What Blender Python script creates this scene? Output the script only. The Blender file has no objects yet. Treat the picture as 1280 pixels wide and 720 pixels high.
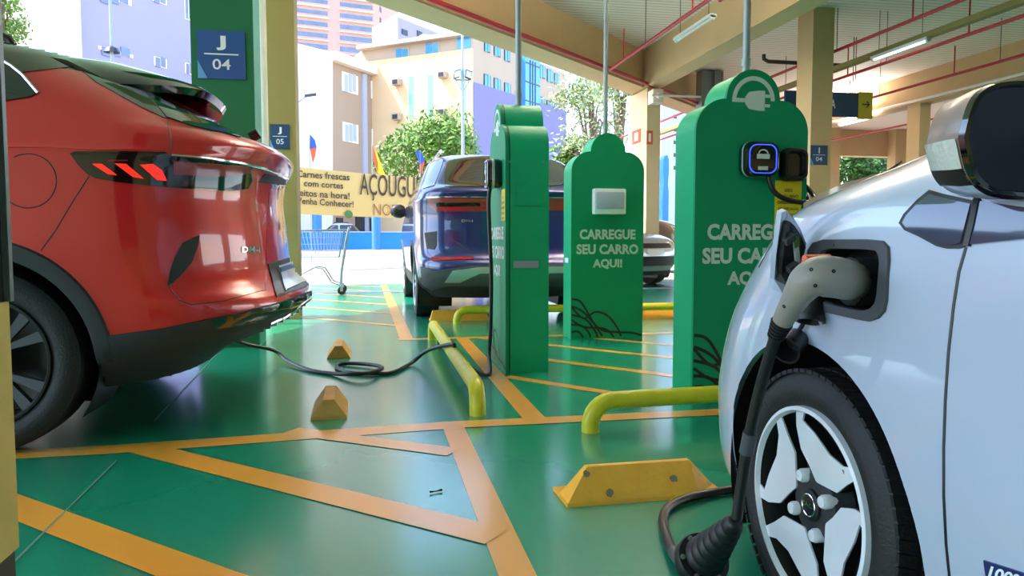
import bpy, bmesh, math, random
from mathutils import Vector, Matrix
from mathutils.bvhtree import BVHTree
random.seed(7)
sc = bpy.context.scene
COL = sc.collection
R = math.radians

# ------------------------------------------------------------------ camera, world, sun, exposure
CAM_H = .82; F_PX = 952.2; PITCH = R(3.7227); YAW = R(10.4112)
cd = bpy.data.cameras.new('camera'); cam = bpy.data.objects.new('camera', cd); COL.objects.link(cam)
cd.sensor_width = 36; cd.lens = F_PX/1280*36; cd.clip_start = .02; cd.clip_end = 2000
cam.location = (0, 0, CAM_H); cam.rotation_euler = (R(90)-PITCH, 0, -YAW)
sc.camera = cam

w = bpy.data.worlds.new('sky'); sc.world = w; w.use_nodes = True
nt = w.node_tree; nt.nodes.clear()
wo = nt.nodes.new('ShaderNodeOutputWorld'); wb = nt.nodes.new('ShaderNodeBackground')
sky = nt.nodes.new('ShaderNodeTexSky'); sky.sky_type = 'NISHITA'; sky.sun_disc = False
sky.sun_elevation = R(55); sky.sun_rotation = R(276); sky.air_density = 1.0; sky.dust_density = .8; sky.ozone_density = 1.0
wb.inputs['Strength'].default_value = .55
nt.links.new(sky.outputs[0], wb.inputs[0]); nt.links.new(wb.outputs[0], wo.inputs[0])

sl = bpy.data.lights.new('sun', 'SUN'); sl.energy = 6.0; sl.angle = R(.6); sl.color = (1, .95, .86)
so = bpy.data.objects.new('sun', sl); COL.objects.link(so)
SUN = Vector((-.995*math.cos(R(55)), .10*math.cos(R(55)), math.sin(R(55))))
so.rotation_euler = SUN.to_track_quat('Z', 'Y').to_euler(); so.location = (-20, -20, 30)

vs = sc.view_settings
vs.view_transform = 'Standard'; vs.look = 'None'; vs.gamma = 1; vs.use_curve_mapping = False; vs.exposure = .82

CEILING_FILL_W = 420                                                     # area lights added on top of strip lights to brighten the ceiling

# ------------------------------------------------------------------ measuring: photo pixel -> place
def ray(u, v):
    X = (u-640)/F_PX; U = (360-v)/F_PX
    dy = math.cos(PITCH)+U*math.sin(PITCH); dz = U*math.cos(PITCH)-math.sin(PITCH)
    c, s = math.cos(YAW), math.sin(YAW)
    return Vector((X*c+dy*s, -X*s+dy*c, dz))
EYE = Vector((0, 0, CAM_H))
def pZ(u, v, z=0.): d = ray(u, v); return EYE+d*((z-CAM_H)/d.z)
def pX(u, v, x): d = ray(u, v); return EYE+d*(x/d.x)
def pY(u, v, y): d = ray(u, v); return EYE+d*(y/d.y)

# ------------------------------------------------------------------ materials
def srgb(c):
    if isinstance(c, str): c = [int(c[i:i+2], 16)/255 for i in (0, 2, 4)]
    return tuple(x/12.92 if x <= .04045 else ((x+.055)/1.055)**2.4 for x in c)
def mat(name, col, rough=.5, metal=0., coat=0., spec=.5, emis=None, estr=0., noise=0., nscale=8., bump=0., bscale=40., alpha=None, trans=0.):
    m = bpy.data.materials.new(name); m.use_nodes = True
    nt = m.node_tree; b = nt.nodes['Principled BSDF']; c = srgb(col)
    b.inputs['Base Color'].default_value = (*c, 1)
    b.inputs['Roughness'].default_value = rough; b.inputs['Metallic'].default_value = metal
    b.inputs['Coat Weight'].default_value = coat; b.inputs['Coat Roughness'].default_value = .03
    b.inputs['Specular IOR Level'].default_value = spec
    b.inputs['Transmission Weight'].default_value = trans
    if emis: b.inputs['Emission Color'].default_value = (*srgb(emis), 1); b.inputs['Emission Strength'].default_value = estr
    tc = nt.nodes.new('ShaderNodeTexCoord')
    if noise:
        n = nt.nodes.new('ShaderNodeTexNoise'); n.inputs['Scale'].default_value = nscale; n.inputs['Detail'].default_value = 6
        nt.links.new(tc.outputs['Object'], n.inputs['Vector'])
        mx = nt.nodes.new('ShaderNodeMix'); mx.data_type = 'RGBA'
        mx.inputs['A'].default_value = (*[x*(1-noise) for x in c], 1); mx.inputs['B'].default_value = (*[min(1, x*(1+noise)) for x in c], 1)
        nt.links.new(n.outputs['Fac'], mx.inputs['Factor']); nt.links.new(mx.outputs['Result'], b.inputs['Base Color'])
    if bump:
        n = nt.nodes.new('ShaderNodeTexNoise'); n.inputs['Scale'].default_value = bscale; n.inputs['Detail'].default_value = 4
        nt.links.new(tc.outputs['Object'], n.inputs['Vector'])
        bp = nt.nodes.new('ShaderNodeBump'); bp.inputs['Strength'].default_value = bump; bp.inputs['Distance'].default_value = .01
        nt.links.new(n.outputs['Fac'], bp.inputs['Height']); nt.links.new(bp.outputs['Normal'], b.inputs['Normal'])
    return m

M = {}
M['green_shaded'] = mat('green_shaded', '02885a', .5, spec=.25, noise=.05, nscale=3)  # totem paint, darkened for the shaded fronts
M['green_lit'] = mat('green_lit', '05a06c', .42, spec=.3, noise=.04, nscale=3)  # same totem paint, lightened for the daylight on its sides
M['green_dark'] = mat('green_dark', '053a22', .5)
M['white_print'] = mat('white_print', 'c9d2c8', .55)
M['concrete'] = mat('concrete', 'c8a97e', .8, noise=.10, nscale=2.5, bump=.08, bscale=30)
M['concrete_paint'] = mat('concrete_paint', 'd2b78e', .75, noise=.07, nscale=2)
M['olive'] = mat('olive', '8d8048', .7, noise=.08, nscale=3)
M['white_paint'] = mat('white_paint', 'e8e6de', .6, noise=.1, nscale=6)
M['green_clad'] = mat('green_clad', '0c6a3c', .5, noise=.06, nscale=3)
M['sign_blue'] = mat('sign_blue', '24508f', .5)
M['sign_navy'] = mat('sign_navy', '173a63', .5)
M['sign_light'] = mat('sign_light', '5f9fd6', .5)
M['sign_white'] = mat('sign_white', 'e9edf0', .5)
M['sign_yellow'] = mat('sign_yellow', 'c8a915', .5)
M['yellow_pipe'] = mat('yellow_pipe', 'c7c01e', .4, noise=.22, nscale=14, bump=.2, bscale=60)
M['stop_yellow'] = mat('stop_yellow', 'f9b032', .6, noise=.18, nscale=14, bump=.35, bscale=50)
M['stop_worn'] = mat('stop_worn', 'b5883f', .6, noise=.3, nscale=16, bump=.4, bscale=50)
M['yellow_guard'] = mat('yellow_guard', 'cdb566', .55, noise=.15, nscale=8)
M['chip'] = mat('chip', '8a7a63', .8, noise=.2)
M['black'] = mat('black', '0c0c0d', .45)
M['black_gloss'] = mat('black_gloss', '060607', .08, coat=1)
M['rubber'] = mat('rubber', '17181a', .62, bump=.25, bscale=120)
M['cable'] = mat('cable', '121315', .45)
M['dark_plastic'] = mat('dark_plastic', '26282b', .6, bump=.12, bscale=200)
M['grey_plastic'] = mat('grey_plastic', '4a4b52', .5)
M['gun_grey'] = mat('gun_grey', '938b84', .45, noise=.06, nscale=20)
M['gun_orange'] = mat('gun_orange', 'e0552c', .45)
M['steel'] = mat('steel', '9aa0a2', .35, metal=.8, noise=.1, nscale=10)
M['galv'] = mat('galv', '8d9598', .45, metal=.2, noise=.15, nscale=12)
M['chrome'] = mat('chrome', 'd8dadc', .12, metal=1)
M['rim_silver'] = mat('rim_silver', 'dde1ea', .25, metal=.1, coat=.5)
M['silver'] = mat('silver', 'c4c8ce', .32, metal=.55, coat=.4)
M['red_paint'] = mat('red_paint', 'd4151b', .3, metal=.05, coat=1)
M['blue_paint'] = mat('blue_paint', '0e1d5e', .3, metal=.3, coat=1)
M['white_car'] = mat('white_car', 'b4bdd2', .28, coat=1)
M['silver_car'] = mat('silver_car', 'b4bac4', .3, metal=.6, coat=1)
M['bronze_car'] = mat('bronze_car', '6a5748', .3, metal=.4, coat=1)
M['glass_dark'] = mat('glass_dark', '14161a', .05, coat=1)
M['glass_side'] = mat('glass_side', '3c4056', .08, coat=.6)
M['roof_black'] = mat('roof_black', '33241f', .18, coat=1)  # black paint browned to carry the ceiling's beige reflection
M['lamp_dark'] = mat('lamp_dark', '1c090a', .08, coat=1)
M['lamp_red'] = mat('lamp_red', 'ee2a22', .25, emis='ff2a1c', estr=.55)
M['lamp_red_dull'] = mat('lamp_red_dull', '9c2226', .15, coat=1)
M['lamp_clear'] = mat('lamp_clear', 'd6dad8', .15, metal=.1, coat=1)
M['red_pipe'] = mat('red_pipe', 'b0222a', .45)
M['rod'] = mat('rod', '4a4038', .6)
M['tube'] = mat('tube', 'ffffff', .4, emis='fff8ec', estr=1.6)
M['tube_off'] = mat('tube_off', 'e6e2da', .4)
M['yellow_sticker'] = mat('yellow_sticker', 'e0c215', .5)
M['print_black'] = mat('print_black', '17140f', .6)
M['led_blue'] = mat('led_blue', '2238d8', .4, emis='2a46ff', estr=1.6)
M['blue_wall'] = mat('blue_wall', '1f7fc4', .7, noise=.08)
M['asphalt_light'] = mat('asphalt_light', 'a79a8c', .85, noise=.08, nscale=.5)
M['curb'] = mat('curb', 'd3d0cb', .8)
M['banner'] = mat('banner', 'd3b46c', .7, noise=.06, nscale=1.2)
M['banner_brown'] = mat('banner_brown', '3f2c1c', .7)
M['banner_faint'] = mat('banner_faint', '9c5a3a', .7)
M['flag_blue'] = mat('flag_blue', '2d50a8', .7)
M['flag_red'] = mat('flag_red', 'd4572d', .7)
M['flag_yellow'] = mat('flag_yellow', 'f0be22', .7)
M['bark'] = mat('bark', '6d5a48', .9, noise=.2)
M['leaf'] = mat('leaf', '63852f', .6, noise=.35, nscale=1.5)
M['leaf_dark'] = mat('leaf_dark', '4d7430', .6, noise=.35, nscale=1.5)
M['leaf_pale'] = mat('leaf_pale', '8f9c62', .6, noise=.35, nscale=1.5)
M['b_white'] = mat('b_white', 'e6dccb', .85, noise=.03, nscale=.3)
M['b_lavender'] = mat('b_lavender', '9c97bd', .85, noise=.03, nscale=.3)
M['b_taupe'] = mat('b_taupe', 'a8927f', .85, noise=.03, nscale=.3)
M['b_cream'] = mat('b_cream', 'd6b68c', .85, noise=.05, nscale=.3)
M['b_pink'] = mat('b_pink', 'c4a090', .85, noise=.03, nscale=.3)
M['b_periwinkle'] = mat('b_periwinkle', '7d79bb', .85, noise=.05, nscale=.3)
M['b_greybeige'] = mat('b_greybeige', 'b3a08c', .85, noise=.05, nscale=.3)
M['b_teal'] = mat('b_teal', '7cc6c8', .8)
M['b_glass'] = mat('b_glass', '5586b0', .15, spec=.6)
M['b_glass_blue'] = mat('b_glass_blue', '3e8ec8', .12, spec=.6)
M['b_glass_grey'] = mat('b_glass_grey', '6d7a94', .2, noise=.4, nscale=1.2)
M['b_shutter'] = mat('b_shutter', 'aab4cc', .5)
M['b_dark'] = mat('b_dark', '2a2d3a', .4)
M['toy_blue'] = mat('toy_blue', '2c74d8', .5)
M['leaf_dry'] = mat('leaf_dry', '3a241b', .7)
M['tyre_orange'] = mat('tyre_orange', 'd2482a', .6)
M['windscreen'] = mat('windscreen', '75624c', .15, coat=1)  # beige reflection painted into the glass colour
M['lamp_ribbed'] = mat('lamp_ribbed', 'cfcdc4', .2, coat=1, bump=.3, bscale=160)
M['mirror_cap'] = mat('mirror_cap', '8a756c', .4, metal=.0, coat=.25)
M['mirror_glass'] = mat('mirror_glass', '08080a', .05, spec=.35)
M['knob_green'] = mat('knob_green', '0e5a38', .5)
M['badge_blue'] = mat('badge_blue', '1d2a63', .3)

# ------------------------------------------------------------------ mesh helpers
ORG = {}
class MB:
    """collects shapes in world coordinates; build() links them as one mesh object"""
    def __init__(s): s.v = []; s.f = []; s.m = []; s.slots = []
    def mi(s, m):
        if m is None: return 0
        if m not in s.slots: s.slots.append(m)
        return s.slots.index(m)
    def add(s, verts, faces, m=None):
        o = len(s.v); s.v += [Vector(p) for p in verts]; k = s.mi(m)
        for f in faces: s.f.append([i+o for i in f]); s.m.append(k)
        return s
    def box(s, x0, x1, y0, y1, z0, z1, m=None):
        v = [(x, y, z) for z in (z0, z1) for y in (y0, y1) for x in (x0, x1)]
        return s.add(v, [(0, 2, 3, 1), (4, 5, 7, 6), (0, 1, 5, 4), (1, 3, 7, 5), (3, 2, 6, 7), (2, 0, 4, 6)], m)
    def obox(s, c, ax, ay, az, m=None):
        """box from centre and three half-axis vectors"""
        c, ax, ay, az = map(Vector, (c, ax, ay, az))
        v = [c+i*ax+j*ay+k*az for k in (-1, 1) for j in (-1, 1) for i in (-1, 1)]
        return s.add(v, [(0, 2, 3, 1), (4, 5, 7, 6), (0, 1, 5, 4), (1, 3, 7, 5), (3, 2, 6, 7), (2, 0, 4, 6)], m)
    def prism(s, poly, e, m=None):
        """planar polygon (3D points) extruded by vector e"""
        n = len(poly); e = Vector(e); p = [Vector(q) for q in poly]
        f = [list(range(n))[::-1], list(range(n, 2*n))]+[(i, (i+1) % n, n+(i+1) % n, n+i) for i in range(n)]
        return s.add(p+[q+e for q in p], f, m)
    def tube(s, path, r, n=10, m=None, caps=True, closed=False):
        path = [Vector(p) for p in path]; N = len(path)
        rr = r if isinstance(r, (list, tuple)) else [r]*N
        rings = []; up = None
        for i, p in enumerate(path):
            if closed: t = path[(i+1) % N]-path[i-1]
            else: t = path[min(i+1, N-1)]-path[max(i-1, 0)]
            if t.length < 1e-9: t = Vector((0, 0, 1))
            t.normalize()
            if up is None:
                a = Vector((0, 0, 1)) if abs(t.z) < .9 else Vector((1, 0, 0)); up = (a-t*a.dot(t)).normalized()
            else:
                up = up-t*up.dot(t)
                up = up.normalized() if up.length > 1e-6 else t.orthogonal().normalized()
            b = t.cross(up)
            q = rr[i]; qa, qb = q if isinstance(q, tuple) else (q, q)
            rings.append([p+up*(qa*math.cos(2*math.pi*k/n))+b*(qb*math.sin(2*math.pi*k/n)) for k in range(n)])
        return s.loft(rings, m, caps and not closed, closed)
    def loft(s, rings, m=None, caps=True, closed=False):
        n = len(rings[0]); N = len(rings); v = [p for r in rings for p in r]; f = []
        for i in range(N if closed else N-1):
            a = i*n; b = ((i+1) % N)*n
            for k in range(n): f.append((a+k, a+(k+1) % n, b+(k+1) % n, b+k))
        if caps: f.append(tuple(range(n))[::-1]); f.append(tuple(range((N-1)*n, N*n)))
        return s.add(v, f, m)
    def lathe(s, c, axis, prof, n=48, m=None, caps=False):
        """prof = [(along, radius)] around axis through c"""
        c = Vector(c); t = Vector(axis).normalized()
        a = Vector((0, 0, 1)) if abs(t.z) < .9 else Vector((1, 0, 0)); u = (a-t*a.dot(t)).normalized(); b = t.cross(u)
        return s.loft([[c+t*h+u*(r*math.cos(2*math.pi*k/n))+b*(r*math.sin(2*math.pi*k/n)) for k in range(n)] for h, r in prof], m, caps)
    def build(s, name, m=None, parent=None, smooth=False, org=None, angle=40):
        me = bpy.data.meshes.new(name)
        o = bpy.data.objects.new(name, me); COL.objects.link(o)
        if parent is not None: L = ORG[parent]
        elif org is not None: L = Vector(org)
        else:
            zs = [p.z for p in s.v]; L = Vector((sum(p.x for p in s.v)/len(s.v), sum(p.y for p in s.v)/len(s.v), min(zs)))
        me.from_pydata([p-L for p in s.v], [], s.f)
        slots = s.slots if s.slots else [m]
        for q in slots: me.materials.append(M[q] if isinstance(q, str) else q)
        if len(slots) > 1: me.polygons.foreach_set('material_index', s.m)
        bm = bmesh.new(); bm.from_mesh(me); bmesh.ops.recalc_face_normals(bm, faces=bm.faces)
        if smooth:
            for f in bm.faces: f.smooth = True
            for e in bm.edges:
                if len(e.link_faces) == 2 and e.calc_face_angle(0) > R(angle): e.smooth = False
        bm.to_mesh(me); bm.free()
        if parent is not None: o.parent = parent
        else: o.location = L
        ORG[o] = L
        return o
def tag(o, label, cat, group=None, kind=None):
    o['label'] = label; o['category'] = cat
    if group: o['group'] = group
    if kind: o['kind'] = kind
    return o
def thing(name, loc, label, cat, group=None):
    o = bpy.data.objects.new(name, None); COL.objects.link(o); o.location = loc; o.empty_display_size = .1
    ORG[o] = Vector(loc); tag(o, label, cat, group); return o
def struct(o, label=None):
    o['kind'] = 'structure'
    if label: o['label'] = label
    return o
def copy_thing(o, shift, label=None):
    c = o.copy(); COL.objects.link(c); c.location = o.location+Vector(shift); ORG[c] = ORG[o]+Vector(shift)
    if label: c['label'] = label
    def rec(src, dst):
        for ch in [x for x in COL.objects if x.parent == src]:
            d = ch.copy(); COL.objects.link(d); d.parent = dst; ORG[d] = ORG[dst]; rec(ch, d)
    rec(o, c); return c
def text_geo(body, size=1., bold=.0, align='CENTER', sx=1.):
    cu = bpy.data.curves.new('t', 'FONT'); cu.body = body; cu.size = size; cu.align_x = align; cu.offset = bold; cu.resolution_u = 3
    ob = bpy.data.objects.new('t', cu); COL.objects.link(ob)
    dg = bpy.context.evaluated_depsgraph_get(); me = bpy.data.meshes.new_from_object(ob.evaluated_get(dg))
    v = [(p.co.x*sx, p.co.y) for p in me.vertices]; f = [list(p.vertices) for p in me.polygons]
    bpy.data.objects.remove(ob); bpy.data.curves.remove(cu); bpy.data.meshes.remove(me)
    return v, f
def text_fit(body, w, h, bold=.0, cy=0):
    """text geometry scaled to width w and height h, centred on 0,0"""
    v, f = text_geo(body, 1., bold)
    x0 = min(p[0] for p in v); x1 = max(p[0] for p in v); y0 = min(p[1] for p in v); y1 = max(p[1] for p in v)
    return [((p[0]-(x0+x1)/2)*w/(x1-x0), (p[1]-(y0+y1)/2)*h/(y1-y0)) for p in v], f
def put_text(name, body, w, h, c, ax, ay, m, parent, bold=.02, th=.0015):
    """flat lettering centred at c; ax/ay unit vectors; lifted th off its surface"""
    v, f = text_fit(body, w, h, bold); c = Vector(c); ax = Vector(ax); ay = Vector(ay); n = ax.cross(ay).normalized()
    mb = MB(); mb.add([c+ax*p[0]+ay*p[1]+n*th for p in v], f); return mb.build(name, m, parent)
def catmull(pts, k=8):
    P = [Vector(p) for p in pts]; out = []
    for i in range(len(P)-1):
        a = P[max(i-1, 0)]; b = P[i]; c = P[i+1]; d = P[min(i+2, len(P)-1)]
        for j in range(k):
            t = j/k; out.append(.5*((2*b)+(c-a)*t+(2*a-5*b+4*c-d)*t*t+(3*b-a-3*c+d)*t**3))
    out.append(P[-1]); return out
def ribbon(pts, w, ax, ay, n, c, lift=.001):
    """flat ribbon along 2D pts in plane c+ax*x+ay*y"""
    V = []; N = len(pts)
    for i, p in enumerate(pts):
        a = pts[max(i-1, 0)]; b = pts[min(i+1, N-1)]; t = Vector((b[0]-a[0], b[1]-a[1])); t.normalize()
        q = Vector((-t.y, t.x))*w/2
        for s in (1, -1): V.append(c+ax*(p[0]+s*q.x)+ay*(p[1]+s*q.y)+n*lift)
    return V, [(2*i, 2*i+1, 2*i+3, 2*i+2) for i in range(N-1)]
def interp(tab, x):
    """monotone cubic through sorted (x, y)"""
    n = len(tab)
    if x <= tab[0][0]: return tab[0][1]
    if x >= tab[-1][0]: return tab[-1][1]
    d = [(tab[i+1][1]-tab[i][1])/(tab[i+1][0]-tab[i][0]) for i in range(n-1)]
    mm = [d[0]]+[0 if d[i-1]*d[i] <= 0 else 2*d[i-1]*d[i]/(d[i-1]+d[i]) for i in range(1, n-1)]+[d[-1]]
    for i in range(n-1):
        if x <= tab[i+1][0]:
            h = tab[i+1][0]-tab[i][0]; t = (x-tab[i][0])/h
            return ((1+2*t)*(1-t)**2*tab[i][1]+t*(1-t)**2*h*mm[i]+t*t*(3-2*t)*tab[i+1][1]+t*t*(t-1)*h*mm[i+1])

# ------------------------------------------------------------------ floor and canopy
FL = MB()
def quad_ground(pts, z, m): FL.add([(p[0], p[1], z) for p in pts], [list(range(len(pts)))], m)
green_floor = bpy.data.materials.new('green_floor'); green_floor.use_nodes = True
def floor_mat(m, base, worn, r0, r1):
    nt = m.node_tree; b = nt.nodes['Principled BSDF']; tc = nt.nodes.new('ShaderNodeTexCoord')
    n1 = nt.nodes.new('ShaderNodeTexNoise'); n1.inputs['Scale'].default_value = 1.3; n1.inputs['Detail'].default_value = 8
    n2 = nt.nodes.new('ShaderNodeTexNoise'); n2.inputs['Scale'].default_value = 5; n2.inputs['Detail'].default_value = 3
    mp = nt.nodes.new('ShaderNodeMapping'); mp.inputs['Scale'].default_value = (1, .45, 1)
    nt.links.new(tc.outputs['Object'], mp.inputs['Vector']); nt.links.new(mp.outputs[0], n1.inputs['Vector']); nt.links.new(mp.outputs[0], n2.inputs['Vector'])
    cr = nt.nodes.new('ShaderNodeValToRGB'); cr.color_ramp.elements[0].position = .35; cr.color_ramp.elements[1].position = .75
    cr.color_ramp.elements[0].color = (*srgb(base), 1); cr.color_ramp.elements[1].color = (*srgb(worn), 1)
    nt.links.new(n1.outputs['Fac'], cr.inputs['Fac']); nt.links.new(cr.outputs['Color'], b.inputs['Base Color'])
    rr = nt.nodes.new('ShaderNodeMapRange'); rr.inputs['To Min'].default_value = r0; rr.inputs['To Max'].default_value = r1
    rr.inputs['From Min'].default_value = .25; rr.inputs['From Max'].default_value = .75
    nt.links.new(n2.outputs['Fac'], rr.inputs['Value']); nt.links.new(rr.outputs[0], b.inputs['Roughness'])
    bp = nt.nodes.new('ShaderNodeBump'); bp.inputs['Strength'].default_value = .02; bp.inputs['Distance'].default_value = .004
    nt.links.new(n2.outputs['Fac'], bp.inputs['Height']); nt.links.new(bp.outputs['Normal'], b.inputs['Normal'])
    b.inputs['Specular IOR Level'].default_value = .6; b.inputs['Coat Weight'].default_value = .45; b.inputs['Coat Roughness'].default_value = .16
floor_mat(green_floor, '138868', '1f9474', .20, .27)
line_paint = bpy.data.materials.new('line_paint'); line_paint.use_nodes = True
floor_mat(line_paint, 'f0a838', 'e09a38', .28, .45)
M['green_floor'] = green_floor; M['line_paint'] = line_paint
M['shade_band'] = mat('shade_band', '5f6f84', .6, noise=.1)
M['joint'] = mat('joint', '5f7d74', .6)
quad_ground([(-25, -14), (32, -14), (32, 13.9), (-25, 13.9)], 0, 'green_floor')
def line(a, b, wd, z=.0012, m='line_paint'):
    a = Vector(a); b = Vector(b); t = (b-a).normalized(); n = Vector((-t.y, t.x))*wd/2
    quad_ground([a-n, b-n, b+n, a+n], z, m)
line((.34, -3), (.34, 3.3), .092); line((.72, 3.3), (.72, 6.2), .105); line((.27, 6.2), (.2, 13.5), .11)
line((-6, 3.02), (-.99, 3.15), .13, .0014); line((-1.0, 3.15), (.335, 3.30), .13, .0018); line((.33, 3.30), (3.2, 3.345), .12, .0022)
line((.2, 6.22), (4.5, 6.22), .1, .0014)
for k in range(-2, 1):                                          # 45 degree hatching at the left of the near line
    o = 2.20+k*.97
    line((.34-2.3, o-.18+2.1+.2), (.34, o), .12, .0016) if False else None
line((-.90, 3.15), (.33, 2.02), .125, .0030); line((-2.2, 3.55), (.33, 1.22), .12, .0030)
line((-.35, 3.32), (.3, 2.87), .11, .0026)
for a, b in (((.78, 4.42), (1.45, 3.58)), ((.85, 5.35), (2.1, 3.86)), ((.85, 6.22), (2.5, 4.38)), ((1.6, 6.22), (3.0, 4.7))): line(a, b, .085, .0016)
for k in range(6): line((-2.3, 9.75+1.15*k), (.24, 7.2+1.15*k), .085, .0016)
line((-.885, 1.7), (-.936, 2.98), .006, .004, 'joint'); line((-.97, 3.6), (-1.12, 6.2), .005, .004, 'joint')
line((-6, 11.9), (8, 11.9), .38, .002, 'shade_band')  # band of shade painted across the floor as a darker strip
floor = struct(FL.build('floor', None, org=(0, 0, 0)), 'glossy green painted parking floor with orange bay lines')
g = MB(); g.add([(-300, -300, -.03), (300, -300, -.03), (300, 400, -.03), (-300, 400, -.03)], [(0, 1, 2, 3)])
struct(g.build('street', 'asphalt_light', org=(0, 0, -.03)), 'bright pale street beyond the green parking floor')
g = MB(); g.box(-25, 30, 35.5, 36.2, -.03, .1); struct(g.build('kerb', 'curb'), 'pale kerb running along the far street')

CZ = 4.4
ceil_mat = bpy.data.materials.new('ceiling_slats'); ceil_mat.use_nodes = True
nt = ceil_mat.node_tree; b = nt.nodes['Principled BSDF']; b.inputs['Roughness'].default_value = .7
tc = nt.nodes.new('ShaderNodeTexCoord'); sx = nt.nodes.new('ShaderNodeSeparateXYZ'); nt.links.new(tc.outputs['Object'], sx.inputs[0])
m1 = nt.nodes.new('ShaderNodeMath'); m1.operation = 'MULTIPLY'; m1.inputs[1].default_value = 1/.13
m2 = nt.nodes.new('ShaderNodeMath'); m2.operation = 'FRACT'; nt.links.new(sx.outputs['Y'], m1.inputs[0]); nt.links.new(m1.outputs[0], m2.inputs[0])
cr = nt.nodes.new('ShaderNodeValToRGB'); cr.color_ramp.interpolation = 'LINEAR'
e = cr.color_ramp.elements; e[0].position = 0; e[0].color = (*srgb('7d6a5c'), 1); e[1].position = .10; e[1].color = (*srgb('e8d8ca'), 1)
e2 = cr.color_ramp.elements.new(.9); e2.color = (*srgb('eadbce'), 1); e3 = cr.color_ramp.elements.new(1); e3.color = (*srgb('7d6a5c'), 1)
nt.links.new(m2.outputs[0], cr.inputs[0]); nt.links.new(cr.outputs[0], b.inputs['Base Color'])
M['ceiling_slats'] = ceil_mat
q = MB(); q.box(-9.5, 32, -9.3, -9, 0, CZ); struct(q.build('shade_wall', 'concrete_paint'), 'beige wall added out of view behind the camera to cut the light')  # unseen wall, added to darken faces turned towards the camera
c = MB()
roof = [(-11.4, -10), (-3.9, 7.1), (-2.7, 9.85), (-.95, 9.85), (12.2, 23.0), (24, 24.2), (32, 24.2), (32, -10)]
c.prism([(x, y, CZ) for x, y in roof], (0, 0, .25)); struct(c.build('ceiling', 'ceiling_slats', org=(0, 0, CZ)), 'pinkish slatted canopy ceiling')
def beam(x0, x1, y0, y1, z0, z1, m='concrete', lab='beige concrete beam under the canopy'):
    q = MB(); q.box(x0, x1, y0, y1, z0, z1); return struct(q.build('trim_beam', m), lab)
beam(5.14, 5.5, -8, 14.1, 3.7, CZ); beam(11.6, 11.95, -8, 23, 3.72, CZ); beam(18.2, 18.5, -8, 23, 3.72, CZ)
beam(12.3, 31, 23.0, 23.4, 3.55, CZ)
q = MB(); a = Vector((-1.25, 7.70, 3.7)); bb = Vector((13.4, 22.35, 3.7)); n = Vector((-.707, .707, 0))*.5
q.prism([a, bb, bb+n, a+n], (0, 0, CZ-3.7)); struct(q.build('trim_fascia', 'concrete'), 'beige edge beam running diagonally along the canopy')
q = MB(); q.box(3.0, 11.6, 18.6, 18.9, 3.8, CZ); 
def column(x0, x1, y0, y1, z1, m, lab):
    q = MB(); q.box(x0, x1, y0, y1, 0, z1); return struct(q.build('pillar', m), lab)
column(6.77, 7.13, 11, 11.44, CZ, 'concrete', 'beige concrete pillar behind the nearest green totem')
column(5.19, 5.46, 14, 15.07, 3.68, 'concrete_paint', 'beige concrete pillar carrying the canopy corner')
column(11.605, 11.86, 14.7, 15.1, 3.72, 'concrete', 'beige concrete pillar above the white car')
a = pY(1036, 200, 22.6); bb = pY(1050, 200, 22.6); column(a.x, bb.x, 22.6, 23.0, CZ, 'concrete', 'far beige pillar beside the green trees')
a = pY(1119, 200, 22.6); bb = pY(1140, 200, 22.6); column(a.x, bb.x, 22.6, 23.0, CZ, 'concrete', 'far beige pillar right of the green trees')
column(-1.06, -.735, 8.0, 8.35, CZ, 'olive', 'olive pillar behind the red car')
gc = column(-1.285, -.845, 6.0, 6.35, CZ, 'green_clad', 'green clad pillar behind the red car')
q = MB(); q.tube([(-.865-.13, 7.6, 0), (-.865-.13, 7.6, CZ)], .045, 16); tag(q.build('downpipe', 'white_paint'), 'white downpipe between the green and the olive pillar', 'pipe')
# near corner post with yellow and black guard
post = thing('pillar_guard', (-.89, 1.4, 0), 'yellow and black banded post at the left edge of the photo', 'post')
def pbox(name, z0, z1, m, g=0):
    q = MB(); q.box(-1.10-g, -.683+g, 1.2-g, 1.6+g, z0, z1); return q.build(name, m, post)
pbox('shaft', 0, CZ, 'black', -.006); pbox('yellow_band', .22, .70, 'yellow_guard'); pbox('yellow_band', 1.18, 1.66, 'yellow_guard') if False else None
q = MB(); q.box(-.69, -.678, 1.595, 1.61, .70, CZ); q.build('edge_strip', 'steel', post)

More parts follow.
